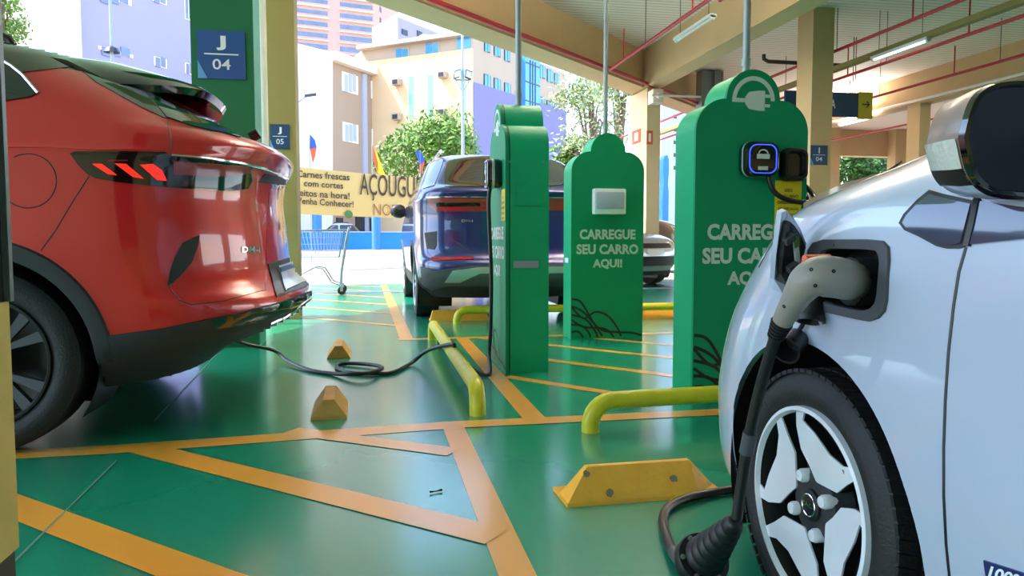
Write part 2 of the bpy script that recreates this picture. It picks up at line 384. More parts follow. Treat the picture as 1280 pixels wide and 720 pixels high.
# ------------------------------------------------------------------ cars
def wheel(parent, c, out, r, wd, style, name='tyre', tilt=0.):
    """c = centre of the outer face, out = unit outward axis"""
    c = Vector(c); out = Vector(out).normalized(); ri = r*.70 if style != 'white' else r*.725
    mb = MB(); W = wd
    prof = [(-W*.85, ri), (-W*.95, r*.88), (-W, r*.95), (-W*.96, r*.985), (-W*.8, r), (-W*.5, r*1.003), (-W*.2, r), (-W*.06, r*.985), (-.006, r*.955), (.006, r*.88), (.006, r*.8), (-.004, ri+.008), (-.012, ri)]
    mb.lathe(c, out, prof, 72)
    up = (Vector((0, 0, 1))-out*out.z).normalized(); fw = out.cross(up)
    if style in ('white', 'blue'):                              # tread blocks
        for k in range(72):
            a = 2*math.pi*k/72
            for off in (-.12, -.38, -.62, -.86):
                aa = a+(.03 if off in (-.38, -.86) else 0); rd = up*math.cos(aa)+fw*math.sin(aa); tg = -up*math.sin(aa)+fw*math.cos(aa)
                mb.obox(c+out*(W*off)+rd*(r*.999), out*(W*.10)+tg*.004, tg*(r*.034), rd*.004)
    t = mb.build(name, 'rubber', parent, True)
    rb = MB(); rb.lathe(c, out, [(-.012, ri+.004), (.004, ri+.002), (.006, ri-.008), (-.005, ri-.014), (-.035, ri-.02), (-W*.9, ri-.03), (-W*.9, .02)], 72)
    rim_m = {'white': 'rim_silver', 'red': 'dark_plastic', 'blue': 'silver', 'plain': 'silver'}[style]
    lip = MB(); lip.lathe(c, out, [(-.012, ri+.004), (.004, ri+.002), (.006, ri-.006), (-.004, ri-.011)], 72)
    rim = lip.build('rim', rim_m, t, True)
    bk = MB(); bk.lathe(c, out, [(-.005, ri-.010), (-.03, ri-.02), (-W*.55, ri-.03), (-W*.6, ri*.6), (-W*.62, .02)], 48); bk.build('barrel', 'black', t, True)
    def P(a, rad, h): return c+(up*math.cos(a)+fw*math.sin(a))*rad+out*h
    if style == 'white':
        hub = MB(); hub.lathe(c, out, [(-.06, ri*.42), (-.022, ri*.36), (-.016, ri*.3), (-.016, .002)], 48); hub.build('hub', 'dark_plastic', t, True)
        for k in range(4):                                      # broad petals forking into two arms at the rim
            a = 2*math.pi*k/4-R(20)
            sp = MB()
            pol = [(-3, .31), (-22, .42), (-37, .60), (-37, .84), (-34, 1.0), (-25, 1.0), (-28, .91), (-14, .82), (9, .75), (25, .86), (30, 1.0), (37, 1.0), (37, .80), (39, .58), (26, .42), (3, .31)]
            front = [P(a-R(q[0]), q[1]*(ri-.010), -.003-.013*(1-q[1])) for q in pol]
            sp.prism(front, out*-.004, 'rim_silver'); sp.prism([p-out*.0041 for p in front], out*-.024, 'black'); sp.build('spoke', None, t)
        for k in range(4):
            a = 2*math.pi*k/4+R(25); q = MB(); q.lathe(P(a, ri*.30, -.022), out, [(-.01, .0145), (.016, .0145), (.022, .011), (.023, .001)], 16); q.build('wheel_bolt', 'rim_silver', t, True)
        cap = MB(); cap.lathe(c, out, [(-.018, .034), (-.010, .032), (-.008, .028), (-.008, .001)], 40); cap.build('hub_cap', 'black', t, True)
        ev = MB(); ev.lathe(c+out*-.0075, out, [(0, .024), (.001, .0225), (0, .021)], 40); ev.build('emblem_ring', 'chrome', t, True)
        put_text('emblem', 'JAC', .034, .014, c+out*-.0075, -fw, up, 'chrome', t, .02)
        vl = MB(); vl.tube([P(R(-48), ri*.86, -.03), P(R(-48), ri*.78, -.005)], .005, 8); vl.build('valve', 'steel', t)
    else:
        for k in range(5):
            a = 2*math.pi*k/5+.3; sp = MB()
            for dlt in (-.2, .2):
                fr = [P(a-.10, .07, -.02), P(a+.10, .07, -.02), P(a+dlt+.09, ri-.012, -.01), P(a+dlt-.09, ri-.012, -.01)]
                sp.prism(fr, out*-.03)
            sp.build('spoke', 'silver' if style != 'red' else 'grey_plastic', t)
        cap = MB(); cap.lathe(c, out, [(-.05, .085), (-.015, .075), (-.012, .03), (-.012, .001)], 32); cap.build('hub_cap', 'dark_plastic', t, True)
    return t

class Body:
    """car body as a stack of horizontal outlines; s forward, t left, z up"""
    def __init__(b, ox, oy, head, rear, front, hw, Ar, nr, Af, nf, arches, zs, nside=110, ncorner=34):
        b.o = Vector((ox, oy, 0)); b.f = Vector((math.cos(head), math.sin(head), 0)); b.l = Vector((-b.f.y, b.f.x, 0))
        half = None; rows = []
        for z in zs:
            H = interp(hw, z); r = interp(rear, z); f = interp(front, z)
            ar = min(Ar, (f-r)*.45); af = min(Af, (f-r)*.45); pts = []
            for i in range(ncorner+1):
                t = math.pi/2*i/ncorner; pts.append(((r+ar)-ar*math.cos(t)**(2/nr), H*math.sin(t)**(2/nr)))
            for i in range(1, nside): pts.append((r+ar+(f-af-r-ar)*i/nside, H))
            for i in range(ncorner+1):
                t = math.pi/2*(1-i/ncorner); pts.append(((f-af)+af*math.cos(t)**(2/nf), H*math.sin(t)**(2/nf)))
            pts += [(p[0], -p[1]) for p in pts[-2:0:-1]]
            rows.append([(p[0], p[1], z) for p in pts])
        n = len(rows[0]); V = [list(p) for rw in rows for p in rw]; F = []
        for i in range(len(rows)-1):
            for k in range(n): F.append([i*n+k, i*n+(k+1) % n, (i+1)*n+(k+1) % n, (i+1)*n+k])
        # wheel arches: drop the faces inside, snap the rim onto the circle
        keep = []; drop = []
        for fc in F:
            cs = sum(V[i][0] for i in fc)/4; ct = sum(V[i][1] for i in fc)/4; cz = sum(V[i][2] for i in fc)/4
            hit = any(math.hypot(cs-a[0], cz-a[1]) < a[2] and abs(ct) > .45 for a in arches)
            (drop if hit else keep).append(fc)
        dv = set(i for fc in drop for i in fc); kv = set(i for fc in keep for i in fc)
        for i in dv & kv:
            s, t, z = V[i]
            a = min(arches, key=lambda a: abs(math.hypot(s-a[0], z-a[1])-a[2]))
            d = math.hypot(s-a[0], z-a[1])
            V[i][0] = a[0]+(s-a[0])*a[2]/d; V[i][2] = max(zs[0], a[1]+(z-a[1])*a[2]/d)
        keep.append(list(range((len(rows)-1)*n, len(rows)*n)))
        b.bottom = list(range(n))
        b.V = [b.W(*p) for p in V]; b.F = keep
        used = [f for f in keep]
        b.bvh = BVHTree.FromPolygons(b.V, used)
        b.zs = zs
    def W(b, s, t, z): return b.o+b.f*s+b.l*t+Vector((0, 0, z))
    def L(b, p): q = p-b.o; return (q.dot(b.f), q.dot(b.l), q.z)
    def hit(b, u, v):
        d = ray(u, v); d.normalize(); h = b.bvh.ray_cast(EYE, d)
        if h[0] is None: return None
        n = h[1]
        if n.dot(d) > 0: n = -n
        return h[0], n
    def mesh(b, name, parent, mfun, skip=None):
        mb = MB(); mb.v = list(b.V)
        for f in b.F:
            c = sum((b.V[i] for i in f), Vector())/len(f)
            if skip and skip(c): continue
            mb.f.append(f); mb.m.append(mb.mi(mfun(*b.L(c))))
        used = sorted(set(i for f in mb.f for i in f)); mp = {k: i for i, k in enumerate(used)}
        mb.v = [mb.v[k] for k in used]; mb.f = [[mp[i] for i in f] for f in mb.f]
        return mb.build(name, None, parent, True, angle=50)
    def decal(b, name, poly, off, m, parent, step=4, fit=True):
        xs = [p[0] for p in poly]; ys = [p[1] for p in poly]
        nx = max(1, math.ceil((max(xs)-min(xs))/step)); ny = max(1, math.ceil((max(ys)-min(ys))/step))
        dx = (max(xs)-min(xs))/nx; dy = (max(ys)-min(ys))/ny; V = []; N = []; ix = {}; F = []
        def vid(p):
            k = (round(p[0], 2), round(p[1], 2))
            if k not in ix:
                h = b.hit(*p)
                if h is None: ix[k] = None
                else: V.append(h[0]); N.append(h[1]); ix[k] = len(V)-1
            return ix[k]
        for i in range(nx):
            for j in range(ny):
                x0 = min(xs)+i*dx; y0 = min(ys)+j*dy; P = list(poly)
                for ax, lim, sg in ((0, x0, 1), (0, x0+dx, -1), (1, y0, 1), (1, y0+dy, -1)):
                    Q = []
                    for q in range(len(P)):
                        A, B = P[q], P[(q+1) % len(P)]; da = sg*(A[ax]-lim); db = sg*(B[ax]-lim)
                        if da >= 0: Q.append(A)
                        if da*db < 0: t = da/(da-db); Q.append((A[0]+(B[0]-A[0])*t, A[1]+(B[1]-A[1])*t))
                    P = Q
                    if not P: break
                if len(P) < 3: continue
                f = []
                for p in P:
                    k = vid(p)
                    if k is None: f = None; break
                    if not f or f[-1] != k: f.append(k)
                if not f: continue
                if f[0] == f[-1]: f.pop()
                if len(set(f)) < 3 or len(set(f)) != len(f): continue
                if max((V[f[q]]-V[f[q-1]]).length for q in range(len(f))) > .45: continue
                F.append(f)
        if not F: return None
        # outward offset, with a skirt closing it down onto the body
        cnt = {}
        for f in F:
            for q in range(len(f)):
                e = (f[q-1], f[q]); cnt[tuple(sorted(e))] = cnt.get(tuple(sorted(e)), 0)+1
        n0 = len(V); P = [V[i]+N[i]*off for i in range(n0)]; low = {}
        for (a, c), k in list(cnt.items()):
            if k == 1:
                for q in (a, c):
                    if q not in low: low[q] = len(P); P.append(V[q]-N[q]*.002)
                F.append([a, c, low[c], low[a]])
        mb = MB(); mb.add(P, F); return mb.build(name, m, parent, True, angle=50)
    def seam(b, name, pts, r, m, parent, lift=.0, step=5, closed=False):
        q = []
        pp = list(pts)+([pts[0]] if closed else [])
        for i in range(len(pp)-1):
            L = math.hypot(pp[i+1][0]-pp[i][0], pp[i+1][1]-pp[i][1]); k = max(1, int(L/step))
            for j in range(k): q.append((pp[i][0]+(pp[i+1][0]-pp[i][0])*j/k, pp[i][1]+(pp[i+1][1]-pp[i][1])*j/k))
        q.append(pp[-1]); H = [b.hit(*p) for p in q]; H = [h for h in H if h]
        if len(H) < 2: return None
        mb = MB(); mb.tube([h[0]+h[1]*lift for h in H], r, 6); return mb.build(name, m, parent, True)
    def text(b, name, body, c, wpx, hpx, m, parent, rot=0., shear=0., bold=.02, off=.002):
        v, f = text_fit(body, wpx, hpx, bold); V = []
        for x, y in v:
            x2 = x+shear*y; u = c[0]+x2*math.cos(rot)+y*math.sin(rot); w_ = c[1]+x2*math.sin(rot)-y*math.cos(rot)
            h = b.hit(u, w_)
            if h is None: return None
            V.append(h[0]+h[1]*off)
        mb = MB(); mb.add(V, f); return mb.build(name, m, parent)
    def well(b, parent, a, depth=.3, side=1, hwid=.85):
        """dark wheel housing behind an arch (s, z, r)"""
        mb = MB(); n = 28; rings = []
        for t in (hwid-.012, hwid-depth):
            rings.append([b.W(a[0]+a[2]*1.02*math.cos(R(-35)+R(250)*k/n), side*t, max(.12, a[1]+a[2]*1.02*math.sin(R(-35)+R(250)*k/n))) for k in range(n+1)])
        v = rings[0]+rings[1]; f = [(k, k+1, n+2+k, n+1+k) for k in range(n)]+[tuple(range(n+1, 2*n+2))]
        mb.add(v, f); return mb.build('wheel_housing', 'black', parent, True)
    def arch_trim(b, parent, a, wdt, m, side=1, th=.012, a0=-28, a1=208, hfun=None):
        mb = MB(); n = 60; rings = []
        for k in range(n+1):
            an = R(a0)+R(a1-a0)*k/n; ring = []
            def reach(rad):
                o = b.W(a[0]+rad*math.cos(an), side*1.6, max(.23, a[1]+rad*math.sin(an))); h = b.bvh.ray_cast(o, -b.l*side)
                return abs(b.L(h[0])[1]) if h[0] is not None and b.L(h[0])[1]*side > .3 else None
            tb = reach(a[2]+.02) or reach(a[2]+.035)
            for rad, lift in ((a[2]-.004, -.04), (a[2]-.004, th*.6), (a[2]+.02, th), (a[2]+wdt-.008, th*.8), (a[2]+wdt, 0), (a[2]+wdt, -.012)):
                s = a[0]+rad*math.cos(an); z = a[1]+rad*math.sin(an)
                tt = (reach(rad) if rad > a[2]+.015 else None) or tb or hfun(max(z, .2), s)
                ring.append(b.W(s, side*(tt+lift), max(z, .2)))
            rings.append(ring)
        mb.loft(rings, None, True); return mb.build('arch_trim', m, parent, True)
def zrange(segs):
    out = []
    for a, b_, n in segs:
        for i in range(n): out.append(a+(b_-a)*i/n)
    out.append(segs[-1][1]); return out

# ---- red SUV (nose to the left, tail towards the totems) -------------------------------------------------
SUV_HW = [(.22, .84), (.3, .89), (.42, .915), (.55, .93), (.7, .940), (.85, .945), (1.0, .944), (1.1, .946), (1.145, .945), (1.17, .928), (1.25, .895), (1.36, .85), (1.45, .81), (1.52, .775), (1.57, .745), (1.61, .70), (1.65, .62), (1.68, .47), (1.70, .2)]
SUV_REAR = [(.22, .80), (.30, .70), (.38, .50), (.45, .37), (.52, .325), (.57, .335), (.62, .40), (.7, .435), (.85, .45), (1.0, .465), (1.1, .455), (1.17, .42), (1.21, .405), (1.245, .44), (1.29, .56), (1.36, .69), (1.45, .86), (1.52, 1.0), (1.57, 1.10), (1.61, 1.22), (1.65, 1.45), (1.68, 1.8), (1.70, 2.3)]
SUV_FRONT = [(.22, 4.85), (.35, 5.0), (.55, 5.04), (.75, 5.02), (.9, 4.9), (.97, 4.6), (1.03, 4.1), (1.08, 3.85), (1.2, 3.6), (1.4, 3.2), (1.5, 3.0), (1.57, 2.9), (1.61, 2.8), (1.65, 2.7), (1.68, 2.6), (1.70, 2.5)]
ZS = zrange([(.22, .3, 3), (.3, .62, 16), (.62, 1.08, 16), (1.08, 1.3, 18), (1.3, 1.56, 12), (1.56, 1.70, 12)])
RA = [(1.455, .36, .405), (4.22, .36, .405)]
rb = Body(0, 4.065, math.pi, SUV_REAR, SUV_FRONT, SUV_HW, .62, 2.7, .9, 2.4, RA, ZS, 150, 60)
red = thing('suv', (-2.7, 4.065, 0), 'red SUV with black roof, seen from behind at the left', 'car')
rb.mesh('body', red, lambda s, t, z: 'roof_black' if z > 1.50 else ('dark_plastic' if z < .40 else 'red_paint'))
suv_h = lambda z, s: interp(SUV_HW, z)
for a in RA:
    for sd in (1, -1): rb.well(red, a, .34, sd, .9)
    rb.arch_trim(red, a, .062, 'dark_plastic', 1, .012, -16, 196, suv_h)
for s in (1.455, 4.22):
    for sd in (1, -1): wheel(red, rb.W(s, sd*.925, .355), rb.l*sd, .355, .235, 'red')
rb.decal('roof', [(-60, 15), (0, 30), (67, 45), (160, 62), (150, 80), (190, 125), (212, 149), (204, 147), (176, 134), (120, 103), (95, 83), (27, 91), (0, 79), (-60, 62)], .003, 'roof_black', red)
rb.decal('side_window', [(-60, 90), (0, 76), (14, 84), (27, 95), (47, 116), (40, 121), (3, 127), (-60, 134)], .006, 'glass_dark', red)
rb.seam('window_trim', [(-50, 78), (0, 75), (14, 83), (28, 94), (48, 117)], .006, 'chrome', red, .004)
rb.decal('rear_window', [(150, 82), (172, 104), (190, 125), (208, 147), (240, 158), (281, 167), (300, 172), (310, 162), (285, 140), (240, 110), (200, 80)], .006, 'glass_dark', red, 3)
tl = rb.decal('tail_lamp', [(88, 192), (93, 190), (140, 189.5), (206, 190), (213, 195), (245, 198), (300, 203), (317, 206), (312, 213), (314, 226), (309, 236), (285, 239), (250, 237), (200, 233.5), (150, 228), (120, 223), (110, 218), (97, 205)], .006, 'lamp_dark', red, 3)
for pl in ([(116, 205), (128, 205), (147, 219), (136, 218)], [(144, 204.5), (158, 205), (180, 223.5), (166, 221)], [(175, 206), (191, 205), (202, 213), (208, 226), (196, 225)]): rb.decal('lit_segment', pl, .010, 'lamp_red', tl, 3)
rb.decal('lit_segment', [(135, 200), (160, 200), (160, 201.5), (137, 202)], .010, 'lamp_red_dull', tl, 3)
rb.decal('light_bar', [(216, 201), (300, 207), (312, 208), (310, 216), (290, 221), (216, 218)], .0085, 'lamp_red_dull', tl, 3)
rb.seam('light_bar_trim', [(214, 194), (258, 197), (300, 203), (330, 210), (350, 217), (362, 224)], .006, 'chrome', red, .006, 3)
rb.decal('bumper_vent', [(249, 294), (242, 296.5), (229, 303), (219, 320), (212, 340), (208.5, 358), (216, 354), (228, 342), (239, 328), (246, 310)], .006, 'dark_plastic', red, 3)
rb.decal('lower_cladding', [(99, 428), (122, 421), (160, 416), (205, 410), (262, 398), (300, 390), (345, 379), (392, 362), (396, 420), (330, 440), (200, 500), (100, 500)], .008, 'dark_plastic', red, 4)
rb.decal('skid_plate', [(262, 398), (300, 391), (345, 380), (392, 364), (393, 372), (350, 391), (310, 403), (270, 409)], .013, 'black_gloss', red, 4)
rb.seam('diffuser_trim', [(335, 402), (352, 395), (368, 385), (386, 372)], .009, 'chrome', red, .012, 3)
rb.decal('plate_recess', [(334, 330), (377, 317), (382, 322), (388, 352), (384, 358), (345, 372)], .006, 'black', red, 3)
pt = rb.decal('number_plate', [(345, 333), (371, 325), (381, 353), (355, 365)], .014, 'silver', red, 3)
rb.decal('plate_band', [(346, 335), (371, 327), (373, 333), (348, 341.5)], .017, 'sign_blue', pt, 3)
rb.seam('fuel_door_seam', [(35+36*math.cos(R(k))*.98, 226+34*math.sin(R(k))) for k in range(-120, 150, 6)], .0022, 'black', red, .0, 3)
rb.seam('bumper_seam', [(112, 219), (92, 250), (70, 287), (51, 313)], .0022, 'black', red)
rb.seam('tailgate_seam', [(209, 150), (213, 170), (214, 190)], .0022, 'black', red)
rb.seam('tailgate_seam', [(210, 352), (214, 363), (226, 376), (240, 381), (280, 376), (332, 362), (333, 300), (336, 240)], .0022, 'black', red)
rb.seam('belt_line', [(0, 184), (60, 184), (120, 187), (205, 187)], .003, 'red_paint', red, .001)
rb.seam('roof_seam', [(67, 55), (72, 65), (95, 83)], .0025, 'chrome', red, .002)
rb.text('model_badge', 'DM-i', (313, 312), 22, 7, 'chrome', red, 0, 0, .02, .004)
rb.text('brand_badge', 'BYD', (346, 234), 18, 7, 'chrome', red, .12, 0, .03, .006)
rb.decal('tailgate_handle', [(322, 228), (331, 217), (346, 219), (360, 226), (368, 242), (360, 237), (345, 231)], .004, 'black', red, 3)
# roof rail, spoiler, wiper
q = MB(); q.tube(catmull([rb.W(1.42, .60, 1.60), rb.W(1.5, .60, 1.645), rb.W(1.9, .60, 1.675), rb.W(2.6, .59, 1.68), rb.W(3.0, .58, 1.66)]), .016, 8); q.build('roof_rail', 'black', red, True)
sp = MB(); rings = []
for i in range(33):
    t = -.66+1.32*i/32; e = abs(t)/.66; k = 1-.10*e**2; tip = .74+.30*e**3.2; zt = 1.515-.06*e**2.5
    s0 = 1.28+.05*e; z0 = 1.64-.085*e**2
    rings.append([rb.W(s0, t, z0+.006), rb.W((s0+tip)/2+.02, t, (z0+zt)/2+.035), rb.W(tip+.03, t, zt+.018), rb.W(tip, t, zt-.004), rb.W(tip+.02, t, zt-.035), rb.W((s0+tip)/2, t, (z0+zt)/2-.05), rb.W(s0+.02, t, z0-.05)])
sp.loft(rings); sp.build('spoiler', 'black_gloss', red, True, angle=35)
q = MB(); q.tube([rb.W(.60, -.02, 1.33), rb.W(.56, -.02, 1.355)], .028, 12); q.build('rear_wiper', 'black', red, True)

# ---- blue SUV (tail to the camera) -----------------------------------------------------------------------
BA = [(8.11-7.25+.0, .36, .40), (8.11-7.25+2.76, .36, .40)]
BREAR = [(z, s-.325-.02) for z, s in SUV_REAR]; BFRONT = [(z, s-.345) for z, s in SUV_FRONT]
BA = [(1.08, .36, .40), (3.85, .36, .40)]
BX = 1.36
BHW = [(z, h) for z, h in SUV_HW]; k_ = 1.04
bb_ = Body(BX, 7.05, math.pi/2, [(z*k_, s) for z, s in BREAR], [(z*k_, s) for z, s in BFRONT], [(z*k_, h) for z, h in BHW], .62, 2.7, .9, 2.4, BA, [z*k_ for z in ZS], 110, 40)
blue = thing('suv', (BX, 9.3, 0), 'dark blue SUV parked behind the totems, tail to the camera', 'car')
bb_.mesh('body', blue, lambda s, t, z: 'dark_plastic' if z < .44 else 'blue_paint')
for a in BA:
    for sd in (1, -1): bb_.well(blue, a, .34, sd, .9)
    bb_.arch_trim(blue, a, .05, 'dark_plastic', 1, .012, -16, 196, lambda z, s: interp([(z*k_, h) for z, h in BHW], z))
for s in (1.08, 3.85):
    for sd in (1, -1): wheel(blue, bb_.W(s, sd*.915, .355), bb_.l*sd, .355, .235, 'blue')
bb_.decal('rear_window', [(562, 196), (570, 189.5), (611, 189), (700, 194), (712, 202), (716, 226), (700, 232), (611, 234), (556, 233), (556, 215)], .006, 'glass_dark', blue, 3)
bb_.decal('side_window', [(526, 237), (533, 224), (545, 205), (556, 195), (553, 206), (543, 232)], .006, 'glass_side', blue, 3)
tl = bb_.decal('tail_lamp', [(534, 249), (545, 247.5), (611, 248), (700, 248), (716, 250), (708, 263), (600, 264), (545, 264), (537, 258)], .006, 'lamp_red_dull', blue, 3)
bb_.decal('lamp_core', [(545, 253), (600, 253), (600, 258), (546, 258)], .009, 'lamp_dark', tl, 3)
bb_.seam('light_bar_trim', [(533, 247), (560, 246), (611, 246), (715, 247)], .007, 'chrome', blue, .006, 3)
bb_.decal('bumper_vent', [(531, 291), (546, 289), (546, 306), (543, 312), (534, 311)], .006, 'dark_plastic', blue, 3)
bb_.decal('reflector', [(538, 322.5), (592, 321), (592, 324.5), (540, 326)], .008, 'lamp_red_dull', blue, 3)
bb_.decal('lower_cladding', [(526, 333), (545, 338), (590, 332), (720, 330), (720, 357), (560, 357), (540, 362), (528, 356)], .008, 'grey_plastic', blue, 3)
bb_.decal('skid_plate', [(556, 352), (566, 338), (600, 334), (720, 333), (720, 340), (600, 341), (575, 352)], .013, 'silver', blue, 3)
bb_.decal('number_plate', [(630, 290), (668, 290), (668, 305), (630, 305)], .010, 'silver', blue, 3)
bb_.seam('tailgate_seam', [(562, 235), (563, 262), (566, 300), (590, 316), (611, 316)], .003, 'black', blue, 0, 3)
bb_.text('model_badge', 'DM-i', (584, 276), 14, 3, 'chrome', blue, 0, 0, .02, .004)
q = MB(); q.tube([bb_.W(1.0, .62, 1.70), bb_.W(1.2, .62, 1.755), bb_.W(2.6, .60, 1.775), bb_.W(2.8, .6, 1.74)], .018, 8); q.build('roof_rail', 'silver', blue, True)
q = MB(); q.tube([bb_.W(1.0, -.62, 1.70), bb_.W(1.2, -.62, 1.755), bb_.W(2.6, -.60, 1.775), bb_.W(2.8, -.6, 1.74)], .018, 8); q.build('roof_rail', 'silver', blue, True)
for sd in (1, -1):
    q = MB(); c0 = bb_.W(2.95, sd*1.02, 1.17); rr = []
    for h, r_ in ((-.10, .02), (-.08, .07), (-.03, .095), (.04, .085), (.09, .05), (.10, .02)):
        rr.append([c0+bb_.f*(r_*.55*math.sin(2*math.pi*k/16))+Vector((0, 0, r_*math.cos(2*math.pi*k/16)*.95))+bb_.l*(sd*h) for k in range(16)])
    q.loft(rr); q.tube([c0-bb_.l*(sd*.07)-Vector((0, 0, .03)), c0-bb_.l*(sd*.17)-Vector((0, 0, .08))], .022, 8); q.build('wing_mirror', 'black', blue, True)

# ---- white hatchback (closest, left front wing) ----------------------------------------------------------
WF = [(.15, 2.265), (.2, 2.322), (.25, 2.327), (.3, 2.32), (.4, 2.301), (.5, 2.272), (.6, 2.226), (.7, 2.151), (.75, 2.104), (.8, 2.058), (.84, 2.016), (.86, 1.991), (.88, 1.959), (.9, 1.907), (.92, 1.841), (.94, 1.766), (.96, 1.688), (.98, 1.608), (1.0, 1.512), (1.03, 1.4), (1.1, 1.25), (1.25, .95), (1.38, .6), (1.45, .3), (1.48, .0), (1.50, -.3)]
WH = [(.15, .79), (.2, .80), (.3, .82), (.45, .838), (.6, .84), (.75, .835), (.8, .828), (.87, .815), (.92, .79), (.97, .75), (1.05, .71), (1.2, .64), (1.35, .58), (1.42, .52), (1.46, .44), (1.485, .33), (1.5, .2)]
WR = [(.15, -1.2), (.3, -1.3), (.5, -1.33), (.8, -1.3), (1.0, -1.2), (1.2, -1.05), (1.35, -.95), (1.45, -.85), (1.485, -.75), (1.5, -.65)]
WA = [(1.415, .268, .342), (-.86, .275, .335)]
wz = zrange([(.15, .6, 36), (.6, .78, 12), (.78, 1.03, 34), (1.03, 1.38, 14), (1.38, 1.5, 8)])
wb_ = Body(1.70, 0, math.pi/2, WR, WF, WH, .5, 2.6, .75, 2.5, WA, wz, 190, 70)
white = thing('hatchback', (1.70, .5, 0), 'white hatchback at the right edge with its charging port open', 'car')
PORT = [(1012, 312), (1018, 303), (1030, 299), (1085, 299), (1106, 301), (1113, 309), (1114, 325), (1111, 375), (1108, 389), (1100, 398), (1088, 402), (1074, 400), (1035, 391), (1014, 382), (1008, 360)]
def inpoly(x, y, P):
    r = False
    for i in range(len(P)):
        (x0, y0), (x1, y1) = P[i-1], P[i]
        if (y0 > y) != (y1 > y) and x < (x1-x0)*(y-y0)/(y1-y0)+x0: r = not r
    return r
port3 = [wb_.hit(*p) for p in PORT]; pl2 = [(h[0].y, h[0].z) for h in port3]
cy0 = sum(p[0] for p in pl2)/len(pl2); cz0 = sum(p[1] for p in pl2)/len(pl2)
pin = [(cy0+(p[0]-cy0)*.84, cz0+(p[1]-cz0)*.84) for p in pl2]
wb_.mesh('body', white, lambda s, t, z: 'white_car' if z < 1.40 else 'white_car', skip=lambda c: c.x < 1.0 and inpoly(c.y, c.z, pin))
for a in WA:
    for sd in (1, -1): wb_.well(white, a, .34, sd, .826)
wh = lambda z, s: interp(WH, z)
for s in (1.393, -.86):
    for sd in (1, -1): wheel(white, wb_.W(s, sd*.835, .275), wb_.l*sd, .275, .185, 'white')
# charging port: grey frame around a deep pocket with the socket
fr = MB(); n_ = len(port3)
def pc(k, sc_, inn): h = port3[k]; return Vector((h[0].x+inn, cy0+(h[0].y-cy0)*sc_, cz0+(h[0].z-cz0)*sc_))
fr.loft([[pc(k, 1.0, -.001) for k in range(n_)], [pc(k, .985, -.006) for k in range(n_)], [pc(k, .76, -.005) for k in range(n_)], [pc(k, .74, .004) for k in range(n_)]], None, False)
pf = fr.build('port_frame', 'grey_plastic', white, True)
fr = MB(); fr.loft([[pc(k, .75, .002) for k in range(n_)], [pc(k, .72, .06) for k in range(n_)]], None, False); fr.add([pc(k, .73, .058) for k in range(n_)], [tuple(range(n_))]); fr.build('port_pocket', 'black', pf, True)
SOCK = pX(1068, 352, .88); SOCK.x = .86
q = MB(); q.lathe(SOCK+Vector((.05, 0, 0)), (-1, 0, 0), [(0, .045), (.04, .045), (.045, .04), (.046, .034), (.02, .033), (.02, .001)], 32); q.build('socket', 'dark_plastic', pf, True)
for u, v in ((1090, 345), (1098, 320), (1043, 306), (1068, 306), (1086, 306)):
    h = pX(u, v, .872); q = MB(); q.lathe(h, (-1, 0, 0), [(-.01, .004), (.0015, .004), (.002, .001)], 12); q.build('screw', 'black', pf, True)
q = MB(); h = pX(1074, 352, .868); q.box(h.x-.004, h.x+.01, h.y-.008, h.y+.004, h.z-.01, h.z+.012); q.build('latch', 'sign_yellow', pf)
# open flap, hinged at the front edge of the port
HX = .862
def FP(u, v, x): return pX(u, v, x)
flap_out = [(968, 350, .80), (966, 362, .80), (979, 368, .815), (990, 355, .85), (1003, 325, .868), (1008, 305, .868), (1000, 285, .845), (990, 270, .81), (983, 263, .79), (977, 266, .775), (974, 290, .775), (970, 320, .78)]
fp = [FP(*p) for p in flap_out]
nrm = (fp[4]-fp[0]).cross(fp[8]-fp[0]).normalized()
if nrm.y > 0: nrm = -nrm
q = MB(); q.prism([p-nrm*.0 for p in fp], -nrm*.012); fl = q.build('charging_flap', 'white_car', white)
inn = [(977, 352, .806), (985, 353, .83), (992, 340, .847), (1000, 318, .862), (1001, 308, .862), (992, 290, .835), (985, 281, .812), (981, 284, .80), (979, 320, .80)]
q = MB(); cen = sum(fp, Vector())/len(fp)
ins = [cen+(p-cen)*.76 for p in fp]; q.prism([p+nrm*.010 for p in ins], -nrm*.012); ln = q.build('flap_lining', 'dark_plastic', fl)
ax_ = (fp[4]-fp[0]); ax_ = (ax_-nrm*ax_.dot(nrm)).normalized(); ay_ = nrm.cross(ax_); ay_ = ay_ if ay_.z > 0 else -ay_
q = MB(); q.obox(cen+ax_*.012-ay_*.005+nrm*.012, ax_*.006, ay_*.028, nrm*.002); q.build('flap_label', 'sign_white', fl)
q = MB(); q.obox(cen+ax_*.013+ay_*.02+nrm*.0135, ax_*.0065, ay_*.011, nrm*.002); q.build('flap_label', 'leaf', fl)
for dy_ in (.04, -.03):
    q = MB(); q.obox(cen-ax_*.006+ay_*dy_+nrm*.015, ax_*.012, ay_*.007, nrm*.006); q.build('flap_clip', 'grey_plastic', fl)
# socket dust caps hanging under the port
def cup(c, ax, r, ln_, name, par):
    q = MB(); c = Vector(c); q.lathe(c, ax, [(0, .002), (0, r*.86), (.004, r*.9), (ln_*.75, r*.98), (ln_*.78, r*1.06), (ln_, r*1.06), (ln_, r*.9), (.008, r*.8), (.008, .002)], 32); return q.build(name, 'cable', par, True)
c1 = pX(1016, 372, .85); cup(c1, (-.25, -.25, -1), .026, .05, 'dust_cap', white)
c2 = pX(991, 424, .84); cup(c2+Vector((.01, .0, .0)), (-.75, -.45, -.35), .029, .05, 'dust_cap', white)
q = MB(); q.tube(catmull([c1, pX(1010, 392, .845), pX(1002, 408, .85), c2]), .005, 6); q.build('cap_tether', 'cable', white, True)
